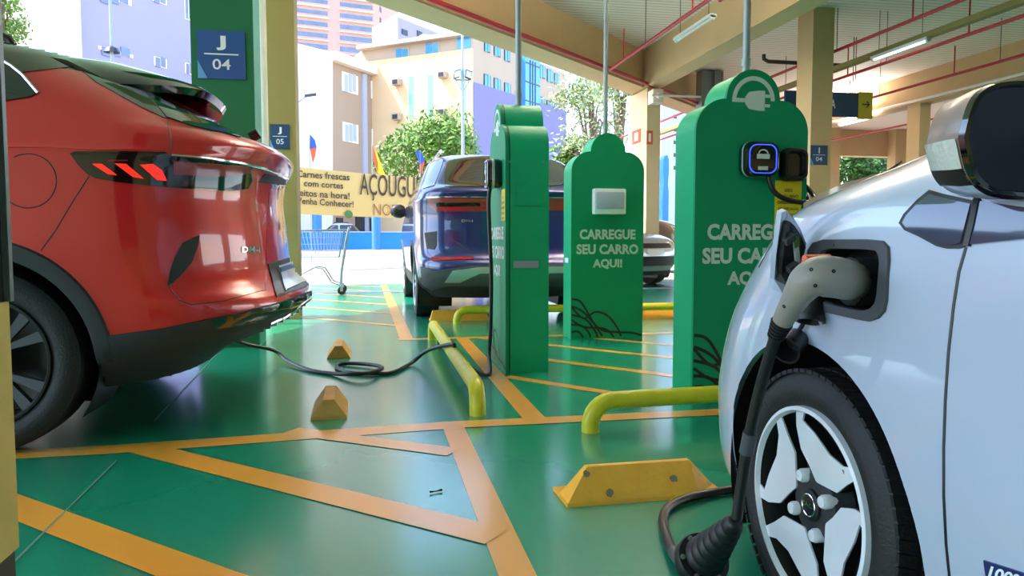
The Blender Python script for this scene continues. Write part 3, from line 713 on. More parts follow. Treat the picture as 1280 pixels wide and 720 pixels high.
# glass, seams, badge, mirror
QW = [(1125, 279), (1131, 268), (1148, 250), (1163, 238), (1180, 243), (1222, 252), (1217, 272), (1208, 308), (1200, 311), (1184, 311), (1172, 308), (1150, 296), (1132, 288)]
wb_.decal('quarter_window_frame', QW, .003, 'black', white, 4)
cq = (sum(p[0] for p in QW)/len(QW), sum(p[1] for p in QW)/len(QW))
wb_.decal('quarter_window', [(cq[0]+(p[0]-cq[0])*.88, cq[1]+(p[1]-cq[1])*.86) for p in QW], .005, 'glass_side', white, 4)
wb_.decal('door_window', [(1226, 252), (1300, 262), (1400, 270), (1500, 275), (1500, 300), (1400, 300), (1280, 299), (1213, 306), (1218, 285)], .004, 'glass_side', white, 6)
wb_.seam('window_pillar', [(1223, 250), (1217, 280), (1210, 308)], .007, 'black', white, .002, 4)
wb_.seam('door_seam', [(1208, 309), (1199, 340), (1192, 385), (1186, 440), (1182, 500), (1180, 560), (1180, 620), (1183, 680), (1188, 730), (1196, 790)], .0028, 'black', white, .0)
wb_.seam('bumper_seam', [(1000, 283), (975, 330), (950, 400)], .0015, 'grey_plastic', white, .0) if False else None
bd = wb_.decal('badge', [(1231, 700), (1300, 722), (1300, 742), (1234, 720)], .003, 'badge_blue', white, 5)
wb_.text('badge_text', '100%', (1262, 720.5), 46, 15, 'sign_white', bd, .3, 0, .03, .0045)
wb_.seam('lamp_seam', [(974, 292), (966, 304), (957, 319), (949, 334)], .0025, 'black', white, 0, 3)
# windscreen edge with wiper beyond the wing
ws = MB(); prof = [(1004, 254), (1026, 241), (1058, 228), (1088, 220), (1112, 213), (1140, 200)]
a_ = [pX(u, v, 1.30) for u, v in prof]; ws.add(a_+[p+Vector((.8, .10, .012)) for p in a_]+[p-Vector((0, .02, .10)) for p in a_], [(i, i+1, 7+i, 6+i) for i in range(5)]+[(i, i+1, 13+i, 12+i) for i in range(5)])
ws.build('windscreen_cowl', 'windscreen', white, True)
q = MB(); q.tube([pX(1014, 257, 1.27), pX(1040, 245, 1.26), pX(1085, 227, 1.25), pX(1106, 218, 1.25), pX(1127, 202, 1.25)], [.006, .006, .005, .006, .002], 8); q.build('wiper', 'black', white, True)
# door mirror
mc = Vector((.893, .92, .953)); mv = MB(); rings = []
def sup(k, n, hx, hz, e): 
    a = 2*math.pi*k/n; c_, s_ = math.cos(a), math.sin(a)
    return hx*math.copysign(abs(c_)**(2/e), c_), hz*math.copysign(abs(s_)**(2/e), s_)
def mring(y, hx, hz, dx=0, dz=0, e=4.4, n=56): return [mc+Vector((dx+p[0]+(.22*max(0, p[1])+.12*max(0, -p[1]) if p[0] < 0 else 0)+.15*min(0, p[1])*(-1 if p[0] < 0 else 0), y, dz+p[1])) for p in (sup(k, n, hx, hz, e) for k in range(n))]
rings = [mring(.125, .015, .01, .03), mring(.12, .05, .03, .02), mring(.10, .085, .054, .01), mring(.055, .112, .070), mring(.0, .124, .077), mring(-.02, .124, .077)]
mv.loft(rings); mh = mv.build('door_mirror', 'mirror_cap', white, True)
fr = MB(); fr.loft([mring(-.02, .125, .078), mring(-.03, .124, .077), mring(-.032, .119, .072), mring(-.02, .115, .068)], None, False); fr.build('mirror_frame', 'black_gloss', mh, True)
q = MB(); q.add(mring(-.024, .117, .070), [tuple(range(56))]); q.build('mirror_glass', 'mirror_glass', mh)
lw = MB(); lk = [k for k in range(56) if sup(k, 56, .122, .074, 4.4)[1] < -.052]
lw.loft([[mring(y, hx, hz, dx, -.003, 4.4)[k] for k in lk] for y, hx, hz, dx in ((.115, .062, .04, .02), (.09, .092, .06, .01), (.045, .116, .0725, 0), (.0, .1265, .0785, 0), (-.022, .1265, .0785, 0))], None, False)
lw.build('mirror_lower_cap', 'white_car', mh, True)
ids = [k for k in range(56) if -.036 < sup(k, 56, .116, .07, 4.4)[1] < .004 and sup(k, 56, .116, .07, 4.4)[0] < 0]
lens = MB(); lens.loft([[mring(y, hx, hz, dx)[k] for k in ids] for y, hx, hz, dx in ((.10, .087, .0555, .01), (.055, .1145, .0722, 0), (.0, .1265, .0785, 0), (-.017, .1265, .0785, 0))], None, False); lens.build('indicator_lens', 'lamp_ribbed', mh, True)
ids = [k for k in range(56) if -.058 < sup(k, 56, .116, .07, 4.4)[1] < -.034 and sup(k, 56, .116, .07, 4.4)[0] < 0]
lens = MB(); lens.loft([[mring(y, hx, hz, dx)[k] for k in ids] for y, hx, hz, dx in ((.10, .087, .0555, .01), (.055, .1140, .0718, 0), (.0, .126, .078, 0), (-.017, .126, .078, 0))], None, False); lens.build('mirror_trim', 'black', mh, True)
am = MB(); am.tube([mc+Vector((.09, .04, -.04)), mc+Vector((.17, .05, -.075)), mc+Vector((.22, .06, -.09))], [(.02, .035)]*3, 12); am.build('mirror_arm', 'black', mh, True)

# ------------------------------------------------------------------ charging totems
TW, TT, TH = .612, .269, 1.67
NX, NY = Vector((1, 0, 0)), Vector((0, 1, 0)); UP = Vector((0, 0, 1))
def totem_profile():
    h = TW/2; r = .16; nr = h-r; p = [(-h, 0), (h, 0)]
    for k in range(0, 19): a = R(90*k/18); p.append((h-r+r*math.cos(a), TH-.15-r+r*math.sin(a)))
    for k in range(1, 36): a = R(180*k/36); p.append((nr*math.cos(a), TH-.15+ (.15)*math.sin(a)))
    for k in range(0, 19): a = R(90+90*k/18); p.append((-h+r+r*math.cos(a), TH-.15-r+r*math.sin(a)))
    return p
def totem(o, ax, nf, label, emblem=True):
    """o = bottom centre of the front face, ax = rightwards along the front, nf = outward normal of the front"""
    o = Vector(o); ax = Vector(ax); nf = Vector(nf)
    t = thing('charging_totem', o-nf*TT/2, label, 'charging station', 'green charging totems') 
    P = lambda x, z, d=0: o+ax*x+UP*z+nf*d
    pr = totem_profile()
    q = MB(); q.prism([P(x*.985, z if z == 0 else z-.004, -.03) for x, z in pr], nf*-(TT-.03)); q.build('cabinet', 'green_lit', t)
    q = MB(); q.prism([P(x, z, 0) for x, z in pr], nf*-.022); q.build('front_panel', 'green_shaded', t)
    q = MB(); q.prism([P(x*.97, z*.995, -.015) for x, z in pr], nf*-.02); q.build('panel_gasket', 'green_dark', t)
    # plug emblem
    q = MB(); pts = [(.105*math.cos(R(a)), TH-.155+.110*math.sin(R(a))) for a in range(0, 181, 6)]
    v, f = ribbon(pts, .022, ax, UP, nf, o, .0015); q.add(v, f)
    v, f = ribbon([(-.116, TH-.155), (-.03, TH-.155)], .02, ax, UP, nf, o, .0016); q.add(v, f)
    body = [(-.035, -.042), (.02, -.05), (.052, -.05), (.052, .05), (.02, .05), (-.035, .042), (-.055, .018), (-.055, -.018)]
    q.add([P(x+.01, TH-.155+z, .0015) for x, z in body], [tuple(range(8))])
    for dz in (-.024, .024): q.add([P(.055, TH-.155+dz-.008, .0015), P(.09, TH-.155+dz-.008, .0015), P(.09, TH-.155+dz+.008, .0015), P(.055, TH-.155+dz+.008, .0015)], [(0, 1, 2, 3)])
    if emblem: q.build('plug_emblem', 'white_print', t)
    for body_, wd, z in (('CARREGUE', .475, .853), ('SEU CARRO', .525, .732), ('AQUI!', .25, .612)):
        put_text('lettering', body_, wd, .082, P(.0 if wd < .5 else .0, z, 0), ax, UP, 'white_print', t, .04)
    # printed cables
    q = MB()
    for path in ([(-.30, .33), (-.22, .30), (-.12, .14), (-.04, .02)], [(-.30, .26), (-.2, .17), (-.1, .22), (.0, .19), (.08, .10), (.12, .015)], [(-.30, .20), (-.18, .16), (-.10, .06), (-.08, .01)],
                 [(-.30, .12), (-.22, .11), (-.16, .06), (-.14, .01)], [(-.30, .27), (-.2, .22), (-.06, .08), (.08, .05), (.2, .045), (.30, .02)], [(-.30, .06), (-.24, .06), (-.2, .01)], [(-.3, .16), (-.2, .10), (-.02, .08), (.06, .01)]):
        v, f = ribbon(catmull([(x, z, 0) for x, z in path], 8), .017, ax, UP, nf, o, .001+.0001*random.random()); q.add(v, f)
    q.build('printed_cables', 'print_black', t)
    return t, P
def rrect(w_, h_, r, n=6):
    p = []
    for cx, cy, a0 in ((w_/2-r, h_/2-r, 0), (-w_/2+r, h_/2-r, 90), (-w_/2+r, -h_/2+r, 180), (w_/2-r, -h_/2+r, 270)):
        for k in range(n+1): a = R(a0+90*k/n); p.append((cx+r*math.cos(a), cy+r*math.sin(a)))
    return p
def charger(t, P, cx, cz, holder=True, led='led_blue'):
    """wall box with light ring, plug holder and sticker"""
    q = MB(); ring = lambda s, d, w0=.185, h0=.18, r=.05: [P(cx+x*s, cz+z*s, d) for x, z in rrect(w0, h0, r)]
    q.loft([ring(.92, 0), ring(1, .015), ring(1, .07), ring(.93, .088), ring(.88, .09)]); wb0 = q.build('wallbox', 'black_gloss', t, True)
    q = MB(); q.loft([ring(.80, .0895), ring(.80, .0925), ring(.755, .0925), ring(.755, .0895)], None, False); q.build('light_ring', led, wb0, True)
    q = MB(); q.loft([ring(1.003, .045), ring(1.012, .047), ring(1.012, .06), ring(1.003, .062)], None, False); q.build('edge_trim', 'silver', wb0, True)
    nf = (P(0, 0, 1)-P(0, 0, 0)); ax = P(1, 0)-P(0, 0)
    q = MB(); q.add([P(cx-.035+.07*i, cz+.0+.024*j, .0915) for i, j in ((0, 0), (1, 0), (1, 1), (0, 1))], [(0, 1, 2, 3)]); q.add([P(cx-.027+.054*i, cz-.055+.018*j, .0915) for i, j in ((0, 0), (1, 0), (1, 1), (0, 1))], [(0, 1, 2, 3)])
    q.add([P(cx+.028*math.cos(R(a)), cz+.026+.022*math.sin(R(a)), .0915) for a in range(0, 181, 20)]+[P(cx+.02*math.cos(R(a)), cz+.026+.015*math.sin(R(a)), .0915) for a in range(0, 181, 20)], [(k, k+1, 11+k, 10+k) for k in range(9)])
    q.build('display_marks', 'white_print', wb0)
    q = MB(); q.box(0, 0, 0, 0, 0, 0) if False else None
    if holder:
        hx = cx+.200; hz = cz-.02; ring = lambda s, d, w0=.135, h0=.165, r=.035: [P(hx+x*s, hz+z*s, d) for x, z in rrect(w0, h0, r)]
        q = MB(); q.loft([ring(.9, 0), ring(1, .01), ring(1, .05), ring(.9, .065), ring(.74, .066), ring(.70, .03)]); hd = q.build('plug_holder', 'black', t, True)
        q = MB(); q.prism([P(hx+x*.68, hz+z*.68, .03) for x, z in rrect(.135, .165, .035)], nf*.004); q.build('holder_socket', 'black_gloss', hd)
def sticker(t, P, x0, x1, z0, z1):
    q = MB(); q.prism([P(x0, z0, .0), P(x1, z0, .0), P(x1, z1, .0), P(x0, z1, .0)], (P(0, 0, 1)-P(0, 0, 0))*.002); s = q.build('yellow_notice', 'yellow_sticker', t)
    ax = P(1, 0)-P(0, 0); w_ = x1-x0; cx = (x0+x1)/2
    for k, (tx, ww) in enumerate((('USO', .3), ('EXCLUSIVO', .75), ('CARREGAMENTO', .85), ('DE VEÍCULOS', .75), ('ELÉTRICOS', .7))):
        put_text('notice_text', tx, w_*ww, .016, P(cx, z1-.05-.031*k, .0022), ax, UP, 'print_black', s, .02)
t3, P3 = totem((1.599+TW/2, 3.617, 0), NX, -NY, 'nearest green charging totem with a blue-ringed wallbox, beside the white car')
f3 = lambda u, v: ((pY(u, v, 3.617)-Vector((1.599+TW/2, 3.617, 0))).x, pY(u, v, 3.617).z)
cx, cz = f3(953, 201); charger(t3, P3, cx-.045, cz)
a = f3(968, 276); b = f3(1002, 226); sticker(t3, P3, a[0], b[0], a[1]-.02, b[1])
q = MB(); q.lathe(P3(TW/2-.001, f3(1015, 240)[1], -.08), NX, [(0, .05), (.02, .05), (.035, .035), (.036, .001)], 24); q.build('hose_hook', 'knob_green', t3, True)
t2, P2 = totem((1.585+TW/2, 5.977, 0), NX, -NY, 'farther green charging totem with a white breaker box on its front', False)
f2 = lambda u, v: ((pY(u, v, 5.977)-Vector((1.585+TW/2, 5.977, 0))).x, pY(u, v, 5.977).z)
a = f2(740, 268); b = f2(780, 236.5)
q = MB(); w2 = b[0]-a[0]; h2 = b[1]-a[1]; c2x = (a[0]+b[0])/2; c2z = (a[1]+b[1])/2
q.loft([[P2(c2x+x*s, c2z+z*s, d) for x, z in rrect(w2, h2, .012)] for s, d in ((1, 0), (1, .05), (.97, .062), (.93, .064))]); bx = q.build('breaker_box', 'sign_white', t2, True)
q = MB(); q.loft([[P2(c2x+x*s, c2z+.008+z*s, d) for x, z in rrect(w2*.86, h2*.66, .01)] for s, d in ((1, .063), (1, .069), (.96, .071))]); q.build('breaker_door', 'white_car', bx, True)
q = MB(); q.prism([P2(-TW/2-.0, .62, -.09), P2(-TW/2, .62, -.2), P2(-TW/2, .66, -.2), P2(-TW/2, .66, -.09)], (-.002, 0, 0)); q.build('side_label', 'sign_white', t2)
t1, P1 = totem((.792, 4.529+TW/2, 0), -NY, -NX, 'green charging totem turned sideways, cabled to the red car')
cz1 = pX(618, 220, .78).z
charger(t1, P1, .10, cz1, False, 'grey_plastic')
sticker(t1, P1, .17, .30, pX(628, 276, .79).z, pX(628, 237, .79).z)
q = MB(); a = pY(642, 335, 4.529); b = pY(673, 326, 4.529); q.box(a.x, b.x, 4.526, 4.53, a.z, b.z); q.build('grey_label', 'steel', t1)
q = MB()
for u in (637, 679):
    a = pY(u, 202, 4.529); q.lathe((a.x, 4.529, a.z), (0, -1, 0), [(-.01, .006), (.002, .006), (.003, .001)], 10)
q.build('panel_screw', 'steel', t1)
a = pY(644, 257, 4.529); b = pY(677, 232, 4.529); q = MB()
q.prism([(a.x, 4.53, a.z), (b.x, 4.53, a.z), (b.x, 4.53, b.z+.02), ((a.x+b.x)/2+.03, 4.53, b.z+.03), (a.x+.01, 4.53, b.z-.02)], (0, -.006, 0)); q.build('vent_hood', 'green_lit', t1)
# conduits from each totem to the ceiling
for (u, tt, lab) in ((648, t1, 'sideways'), (757, t2, 'farther'), (932, t3, 'nearest')):
    c0 = ORG[tt]; y = {t1: 4.83, t2: 6.12, t3: 3.78}[tt]; x = pY(u, 60, y).x
    x0 = pY(u, 120, y).x; q = MB(); q.tube([(x0, y, TH-.01), (x0, y, CZ+.02)], .019, 14)
    for z in (1.72, 2.6, 3.5): q.lathe((x0, y, z), (0, 0, 1), [(0, .024), (.04, .024)], 14)
    tag(q.build('conduit', 'galv', None, True), 'grey conduit rising from the top of the %s green totem' % lab, 'pipe', None)

# ------------------------------------------------------------------ wheel stops and yellow bumper rails
def stop(c, ax, L, wd, h, m, label, sl=.03):
    ax = Vector(ax).normalized(); n = Vector((-ax.y, ax.x, 0)); c = Vector(c)
    t = thing('wheel_stop', c, label, 'wheel stop', 'yellow wheel stops')
    q = MB(); rings = []
    for s, k, zt in ((-L/2, 0., .0), (-L/2+.004, 0, .25), (-L/2+sl, 1, 1), (L/2-sl, 1, 1), (L/2-.004, 0, .25), (L/2, 0, 0)):
        tw = (.07 if sl > .05 else .15)*wd
        rings.append([c+ax*s-n*wd/2, c+ax*s-n*(wd/2-.004)+UP*.012, c+ax*s-n*tw+UP*(h*zt if zt == 1 else .014+.0), c+ax*s+n*tw+UP*(h*zt if zt == 1 else .014), c+ax*s+n*(wd/2-.004)+UP*.012, c+ax*s+n*wd/2])
    rings = [rings[0], rings[1], rings[2], rings[3], rings[4], rings[5]]
    q.loft(rings); q.build('block', m, t)
    return t, ax, n, c
def chipmark(t, p, m='chip', r=.014):
    pass
a = pZ(702, 634); b = pZ(889, 614)
st, ax, n, c = stop(((.585+1.085)/2, 2.30, 0), (1, .03, 0), .52, .17, .10, 'stop_yellow', 'yellow wheel stop with chipped paint in front of the white car', .085)
for dx, dn, zz, r in ((.10, -.055, .057, .016), (-.12, -.072, .032, .014), (-.185, -.035, .085, .012)):
    q = MB(); cc = c+ax*dx+n*dn+UP*zz; nn = (-n*.098+UP*.058).normalized(); e1 = ax; e2 = nn.cross(e1)
    q.add([cc+nn*.003+e1*(r*(.7+.5*random.random())*math.cos(R(k*45)))+e2*(r*(.6+.5*random.random())*math.sin(R(k*45))) for k in range(8)], [tuple(range(8))]); q.build('paint_chip', 'chip', st)
stop((-.205, 3.69, 0), (-.02, 1, 0), .37, .165, .088, 'stop_worn', 'worn yellow wheel stop nearer the camera behind the red car', .012)
stop((-.235, 5.46, 0), (-.02, 1, 0), .37, .16, .088, 'stop_worn', 'worn yellow wheel stop beyond the loop of black cable', .012)
stop((.86, 7.62, 0), (1, 0, 0), .6, .16, .10, 'stop_yellow', 'yellow wheel stop under the tail of the blue SUV')
stop((2.75, 7.45, 0), (1, 0, 0), .9, .16, .10, 'stop_yellow', 'yellow wheel stop to the right of the farther totem')
def rail(p0, p1, label, r=.038, H=.13, bend=.10):
    p0 = Vector(p0); p1 = Vector(p1); d = (p1-p0).normalized(); path = [p0]
    for k in range(0, 7): a = R(90*k/6); path.append(p0+UP*(H-bend)+d*(bend-bend*math.cos(a))+UP*(bend*math.sin(a)))
    for k in range(0, 7): a = R(90-90*k/6); path.append(p1+UP*(H-bend)-d*(bend-bend*math.cos(a))+UP*(bend*math.sin(a)))
    path.append(p1); q = MB(); q.tube(path, r, 18); o = q.build('bumper_rail', 'yellow_pipe', None, True, angle=60)
    return tag(o, label, 'barrier', 'yellow bumper rails')
rail((.475, 6.15, 0), (.475, 3.47, 0), 'yellow bumper rail lying left of the sideways totem')
rail((.905, 3.08, 0), (2.4, 3.20, 0), 'yellow bumper rail in front of the nearest totem')
rail((.80, 7.30, 0), (3.2, 7.32, 0), 'yellow bumper rail behind the totems, in front of the blue SUV')

# ------------------------------------------------------------------ charging cables
lead = thing('charging_cable', (.78, 1.7, 0), 'grey charging gun with black cable plugged into the white car', 'charging cable')
S0 = SOCK.copy()
g0 = S0+Vector((.015, 0, 0)); W_ = .70
pathp = [(1072, 352, .86), (1058, 350, .835), (1040, 346, .80), (1024, 346, .775), (1010, 352, .758), (1000, 364, .75), (992, 377, .747), (984, 391, .745), (978, 402, .744)]
gp = [pX(*p) for p in pathp]; gp[0] = S0+Vector((.02, 0, 0))
rad = [.034, .036, .037, .0365, .033, .0275, .0235, .021, .0185]
q = MB(); q.tube(catmull(gp, 5), [interp([(i*5, r_) for i, r_ in enumerate(rad)], k) for k in range(len(catmull(gp, 5)))], 20); gun = q.build('gun_handle', 'gun_grey', lead, True, angle=60)
q = MB(); c0 = pX(1006, 326, .765); c1 = pX(1036, 325, .812); q.tube([c0-Vector((0, 0, .004)), c0, c1, c1-Vector((0, 0, .004))], [.006, .011, .011, .006], 12); q.build('release_button', 'gun_orange', gun, True)
gv = [v_.co+ORG[lead] for v_ in gun.data.vertices]; gbv = BVHTree.FromPolygons(gv, [list(p_.vertices) for p_ in gun.data.polygons])
for u, v in ((1014, 337), (1042, 339), (1019, 357), (980, 383)):
    h = gbv.ray_cast(EYE, ray(u, v).normalized())
    if h[0] is not None: q = MB(); q.lathe(h[0], h[1], [(-.003, .0035), (.0008, .0035), (.001, .001)], 10); q.build('screw', 'black', gun)
q = MB(); st_ = [gp[-1], pX(973, 412, .743), pX(969, 422, .742)]
q.tube(st_, [.019, .0165, .0135], 16)
for k in range(5):
    c_ = st_[0].lerp(st_[2], .1+.2*k); q.lathe(c_, st_[2]-st_[0], [(-.002, .012), (-.0018, .0205-.0011*k), (.0018, .0205-.0011*k), (.002, .012)], 16)
q.build('strain_relief', 'cable', lead, True)
top = st_[-1]; low = pX(921, 648, .737)
cp = catmull([top, pX(962, 445, .742), pX(948, 495, .742), pX(936, 550, .742), pX(927, 605, .74), low], 8)
q = MB(); q.tube(cp, .0115, 12); q.build('cable', 'cable', lead, True)
q = MB(); q.tube([pX(938, 541, .742), pX(933, 566, .742)], .0145, 14); q.build('cable_sleeve', 'grey_plastic', lead, True)
cone0 = pX(919, 653, .736); cone1 = pX(880, 697, .735)
d = (cone1-cone0).normalized(); L_ = (cone1-cone0).length
q = MB(); prof = [(-.006, .001), (-.004, .0145)]
for k in range(7): prof += [(L_*(k+.05)/7, .017+.0040*k), (L_*(k+.45)/7, .023+.0040*k), (L_*(k+.6)/7, .023+.0040*k), (L_*(k+.95)/7, .019+.0040*k)]
q.lathe(cone0, d, prof, 28); bt = q.build('ribbed_boot', 'cable', lead, True, angle=60)
q = MB(); q.lathe(cone1, d, [(0, .02), (0, .058), (.006, .061), (.03, .061), (.034, .056), (.06, .05), (.06, .001)], 32); fl_ = q.build('coupling', 'cable', lead, True)
u1 = d.orthogonal().normalized(); u2 = d.cross(u1)
for k in range(6):
    a = R(60*k); q = MB(); q.lathe(cone1+(u1*math.cos(a)+u2*math.sin(a))*.05, -d, [(-.01, .006), (.004, .006), (.005, .001)], 10); q.build('coupling_bolt', 'steel', fl_, True)
e0 = cone1+d*.05
gpts = [e0, pZ(858, 706, .045), pZ(843, 692, .03), pZ(834, 672, .02), pZ(829, 650, .016), pZ(836, 634, .016), pZ(858, 623, .016), pZ(890, 616, .016), pZ(925, 610, .016), pZ(990, 600, .016), (1.6, 2.9, .016), (2.1, 3.3, .016), (2.36, 3.6, .1), (2.34, 3.66, .6), (2.26, 3.66, 1.0)]
q = MB(); q.tube(catmull(gpts, 8), .0135, 12); q.build('cable', 'cable', lead, True)
q = MB(); q.tube([pZ(858, 706, .046), pZ(842, 690, .029)], [.022, .016], 14); q.build('cable_sleeve', 'grey_plastic', lead, True)
a = f3(952, 222); pp = [P3(a[0], a[1]+.02, .06), P3(*f3(956, 236), .07), P3(*f3(966, 247), .075), P3(*f3(985, 253), .075), P3(*f3(1008, 253), .06), P3(*f3(1018, 246), .0), P3(TW/2+.03, f3(1016, 240)[1]+.04, -.08), P3(TW/2+.05, 1.0, -.06)]
q = MB(); q.tube(catmull(pp, 8), .0125, 12); tag(q.build('charging_cable', 'cable', None, True), 'black cable hanging from the blue-ringed wallbox of the nearest totem', 'charging cable')
zr = .013
cpts = [P1(.10, cz1-.08, .06), P1(.10, cz1-.2, .07), P1(.10, .6, .055), P1(.10, .25, .06), P1(.10, .10, .07), pZ(612, 467, zr), pZ(600, 467, zr), pZ(585, 457, .05), pZ(565, 442, .12), pZ(553, 434, .17)]
rt = Vector((.475, pZ(545, 434, .17).y, .185)); cpts[-1] = rt
cpts += [pZ(535, 438, .10), pZ(515, 453, .02), pZ(492, 465, zr), pZ(470, 467, zr), pZ(440, 466, zr), pZ(422, 460, zr), pZ(425, 455, zr), pZ(447, 454.5, zr+.004), pZ(472, 457, zr+.008), pZ(477, 461, zr+.014), pZ(460, 466, zr+.022), pZ(440, 467.5, zr+.018), pZ(415, 467, zr), pZ(385, 462, zr), pZ(360, 451, .03)]
pe = pY(322, 421, 4.9); cpts += [pZ(342, 438, .08), Vector((-.95, 5.0, .26)), Vector((-1.3, 5.02, .9))]
q = MB(); q.tube(catmull(cpts, 8), .0125, 12); tag(q.build('charging_cable', 'cable', None, True), 'black cable looped on the floor between the sideways totem and the red car', 'charging cable')

# ------------------------------------------------------------------ signs on the pillars
def sign(name, c, w_, h_, top_, bot_, label, m, parent_y, corner=True):
    c = Vector(c); t = thing(name, c-UP*h_/2, label, 'sign', 'blue bay number signs')
    q = MB(); q.prism([c+NX*(x*w_/2)+UP*(z*h_/2) for x, z in ((-1, -1), (1, -1), (1, 1), (-1, 1))], (0, -.012, 0)); q.build('plate', m, t)
    F = c-NY*.0125
    put_text('letter', top_, w_*(.20 if top_ == 'J' else .07), h_*.30, F+UP*h_*.24, NX, UP, 'sign_white', t, .045)
    put_text('digits', bot_, w_*.38, h_*.22, F-UP*h_*.20, NX, UP, 'sign_white', t, .01)
    q = MB(); q.obox(F-UP*(-.01*h_), NX*w_*.36, UP*.004*h_/.3, NY*.001); q.build('rule', 'sign_white', t)
    if corner: q = MB(); q.add([F+NX*(x*w_/2)+UP*(z*h_/2)-NY*.001 for x, z in ((-1, -1), (-.6, -1), (-1, -.25))], [(0, 1, 2)]); q.build('corner_mark', 'sign_light', t)
    return t
a = pY(248, 98, 6.0); b = pY(306, 40, 6.0); sign('bay_sign', ((a.x+b.x)/2, 5.999, (a.z+b.z)/2), b.x-a.x, b.z-a.z, 'J', '04', 'large blue J 04 sign on the green clad pillar', 'sign_blue', 6)
a = pY(338, 186, 8.0); b = pY(362, 156, 8.0); sign('bay_sign', ((a.x+b.x)/2, 7.999, (a.z+b.z)/2), b.x-a.x, b.z-a.z, 'J', '05', 'small blue J 05 sign on the olive pillar', 'sign_navy', 8)
a = pY(1012.5, 206, 11); b = pY(1034, 182, 11); sign('bay_sign', ((a.x+b.x)/2, 10.999, (a.z+b.z)/2), b.x-a.x, b.z-a.z, 'I', '04', 'small navy I 04 sign on the pillar right of the nearest totem', 'sign_navy', 11)
a = pY(981, 144, 12.5); b = pY(1091, 117, 12.5); m_ = pY(1073, 130, 12.5)
hs = thing('hanging_sign', ((a.x+b.x)/2, 12.5, a.z), 'navy hanging sign with letter A and yellow arrow panel', 'sign')
q = MB(); q.box(a.x, m_.x, 12.5, 12.54, a.z, b.z); q.build('plate', 'sign_navy', hs)
q = MB(); q.box(m_.x, b.x, 12.495, 12.545, a.z-.02, b.z+.02); q.build('arrow_panel', 'sign_yellow', hs)
cA = pY(1041.5, 130, 12.5); put_text('letter', 'A', .09, .16, (cA.x, 12.499, cA.z), NX, UP, 'sign_white', hs, .01)
cA = pY(1082, 130.5, 12.494); q = MB(); v, f = ribbon([(-.07, 0), (.07, 0)], .022, NX, UP, -NY, cA, .002); q.add(v, f)
v, f = ribbon([(.02, .055), (.075, 0), (.02, -.055)], .024, NX, UP, -NY, cA, .002); q.add(v, f); q.build('arrow', 'print_black', hs)
for u in (1069, 1066):
    x = pY(u, 110, 12.52).x; q = MB(); q.tube([(x, 12.52, b.z), (x, 12.52, CZ)], .008, 6); q.build('hanger', 'rod', hs)
for u, lab in ((795.5, 'left'), (816, 'front')):
    p = pX(795.5, 171, 5.188) if lab == 'left' else pY(812, 172, 13.998)
    q = MB(); ax = NY if lab == 'left' else NX; nn = -NX if lab == 'left' else -NY
    s = thing('fire_sign', p, 'red fire equipment sign on the %s face of the canopy corner pillar' % lab, 'sign'); hwid = .25 if lab == 'left' else .06
    q.obox(p, ax*hwid, UP*.13, nn*.006); q.build('plate', 'flag_red', s); q = MB(); q.obox(p+nn*.005, ax*hwid*.4, UP*.08, nn*.003); q.build('pictogram', 'sign_white', s)
p = pY(818, 122, 13.9); q = MB(); q.box(p.x-.10, p.x+.10, 13.7, 13.98, p.z-.13, p.z+.12); q.tube([(p.x, 13.7, p.z), (p.x, 13.6, p.z-.02)], .05, 12); tag(q.build('camera_housing', 'b_white'), 'small pale box on top of the canopy corner pillar', 'camera')

# ------------------------------------------------------------------ under the ceiling: pipes, lamps, rods
def pipe(path, r, m, label, name='sprinkler_pipe', grp='red sprinkler pipes under the canopy', cat='pipe'):
    t = thing(name, path[0], label, cat, grp); q = MB(); q.tube(path, r, 10); q.build('pipe', m, t, True); return t
def drops(t, x, ys, z, m='red_pipe', r=.012):
    for y in ys:
        q = MB(); q.tube([(x, y, z), (x, y, z+.5)], r, 6); q.build('riser', m, t, True)
def hangers(t, x, ys, z):
    for y in ys:
        q = MB(); q.tube([(x, y, z), (x, y, CZ)], .006, 5); q.build('hanger_rod', 'rod', t)
a = Vector((-1.2, 7.66, 3.72)); bq = Vector((9, 17.76, 3.72))
n = Vector((.707, -.707, 0))
pipe([a+n*.06, bq+n*.06], .035, 'red_pipe', 'red pipe along the lower edge of the diagonal edge beam')
for x, z, y0, y1, lab in ((4.04, 3.7, 2, 12.7, 'red pipe left of the first concrete beam'), (7.18, 3.75, 0, 22, 'red pipe above the hanging A sign'), (8.05, 3.6, 0, 22, 'red pipe beside the strip light tray'), (10.12, 3.7, 0, 22, 'red pipe along the beam above the white car'), (13.6, 3.75, 0, 22, 'red pipe beyond the right-hand beam'), (4.55, 3.95, 3, 9.6, 'short red pipe beside the first concrete beam')):
    t = pipe([(x, y0, z), (x, y1, z)], .026, 'red_pipe', lab); drops(t, x, [y for y in (6.5, 9.3, 12, 15) if y0 < y < y1], z); hangers(t, x, [y for y in (5, 8.1, 11, 14, 17) if y0 < y < y1], z)
pipe([pZ(761, 86, 3.72), Vector((3.95, 12.66, 3.72)), (4.04, 12.6, 3.7)], .026, 'red_pipe', 'red branch joining the edge beam pipe')
q = MB(); q.box(7.86, 7.98, -2, 22, 3.70, 3.78); tag(q.build('light_tray', 'olive'), 'olive tray carrying the strip lights', 'tray')
FILL_LAMPS = [(2.2, 6.4, 3.7, 1, 'added strip light overhead beyond the red car')]  # added lamps out of view, put there to brighten the ceiling
FILL_LAMPS += [(4.4, 6.4, 3.95, 1, 'added strip light above the farther totem')]
FILL_LAMPS += [(7.9, y, 3.66, 1, 'added strip light under the olive tray %s' % w_) for y, w_ in ((6.8, 'past the white car'),)]
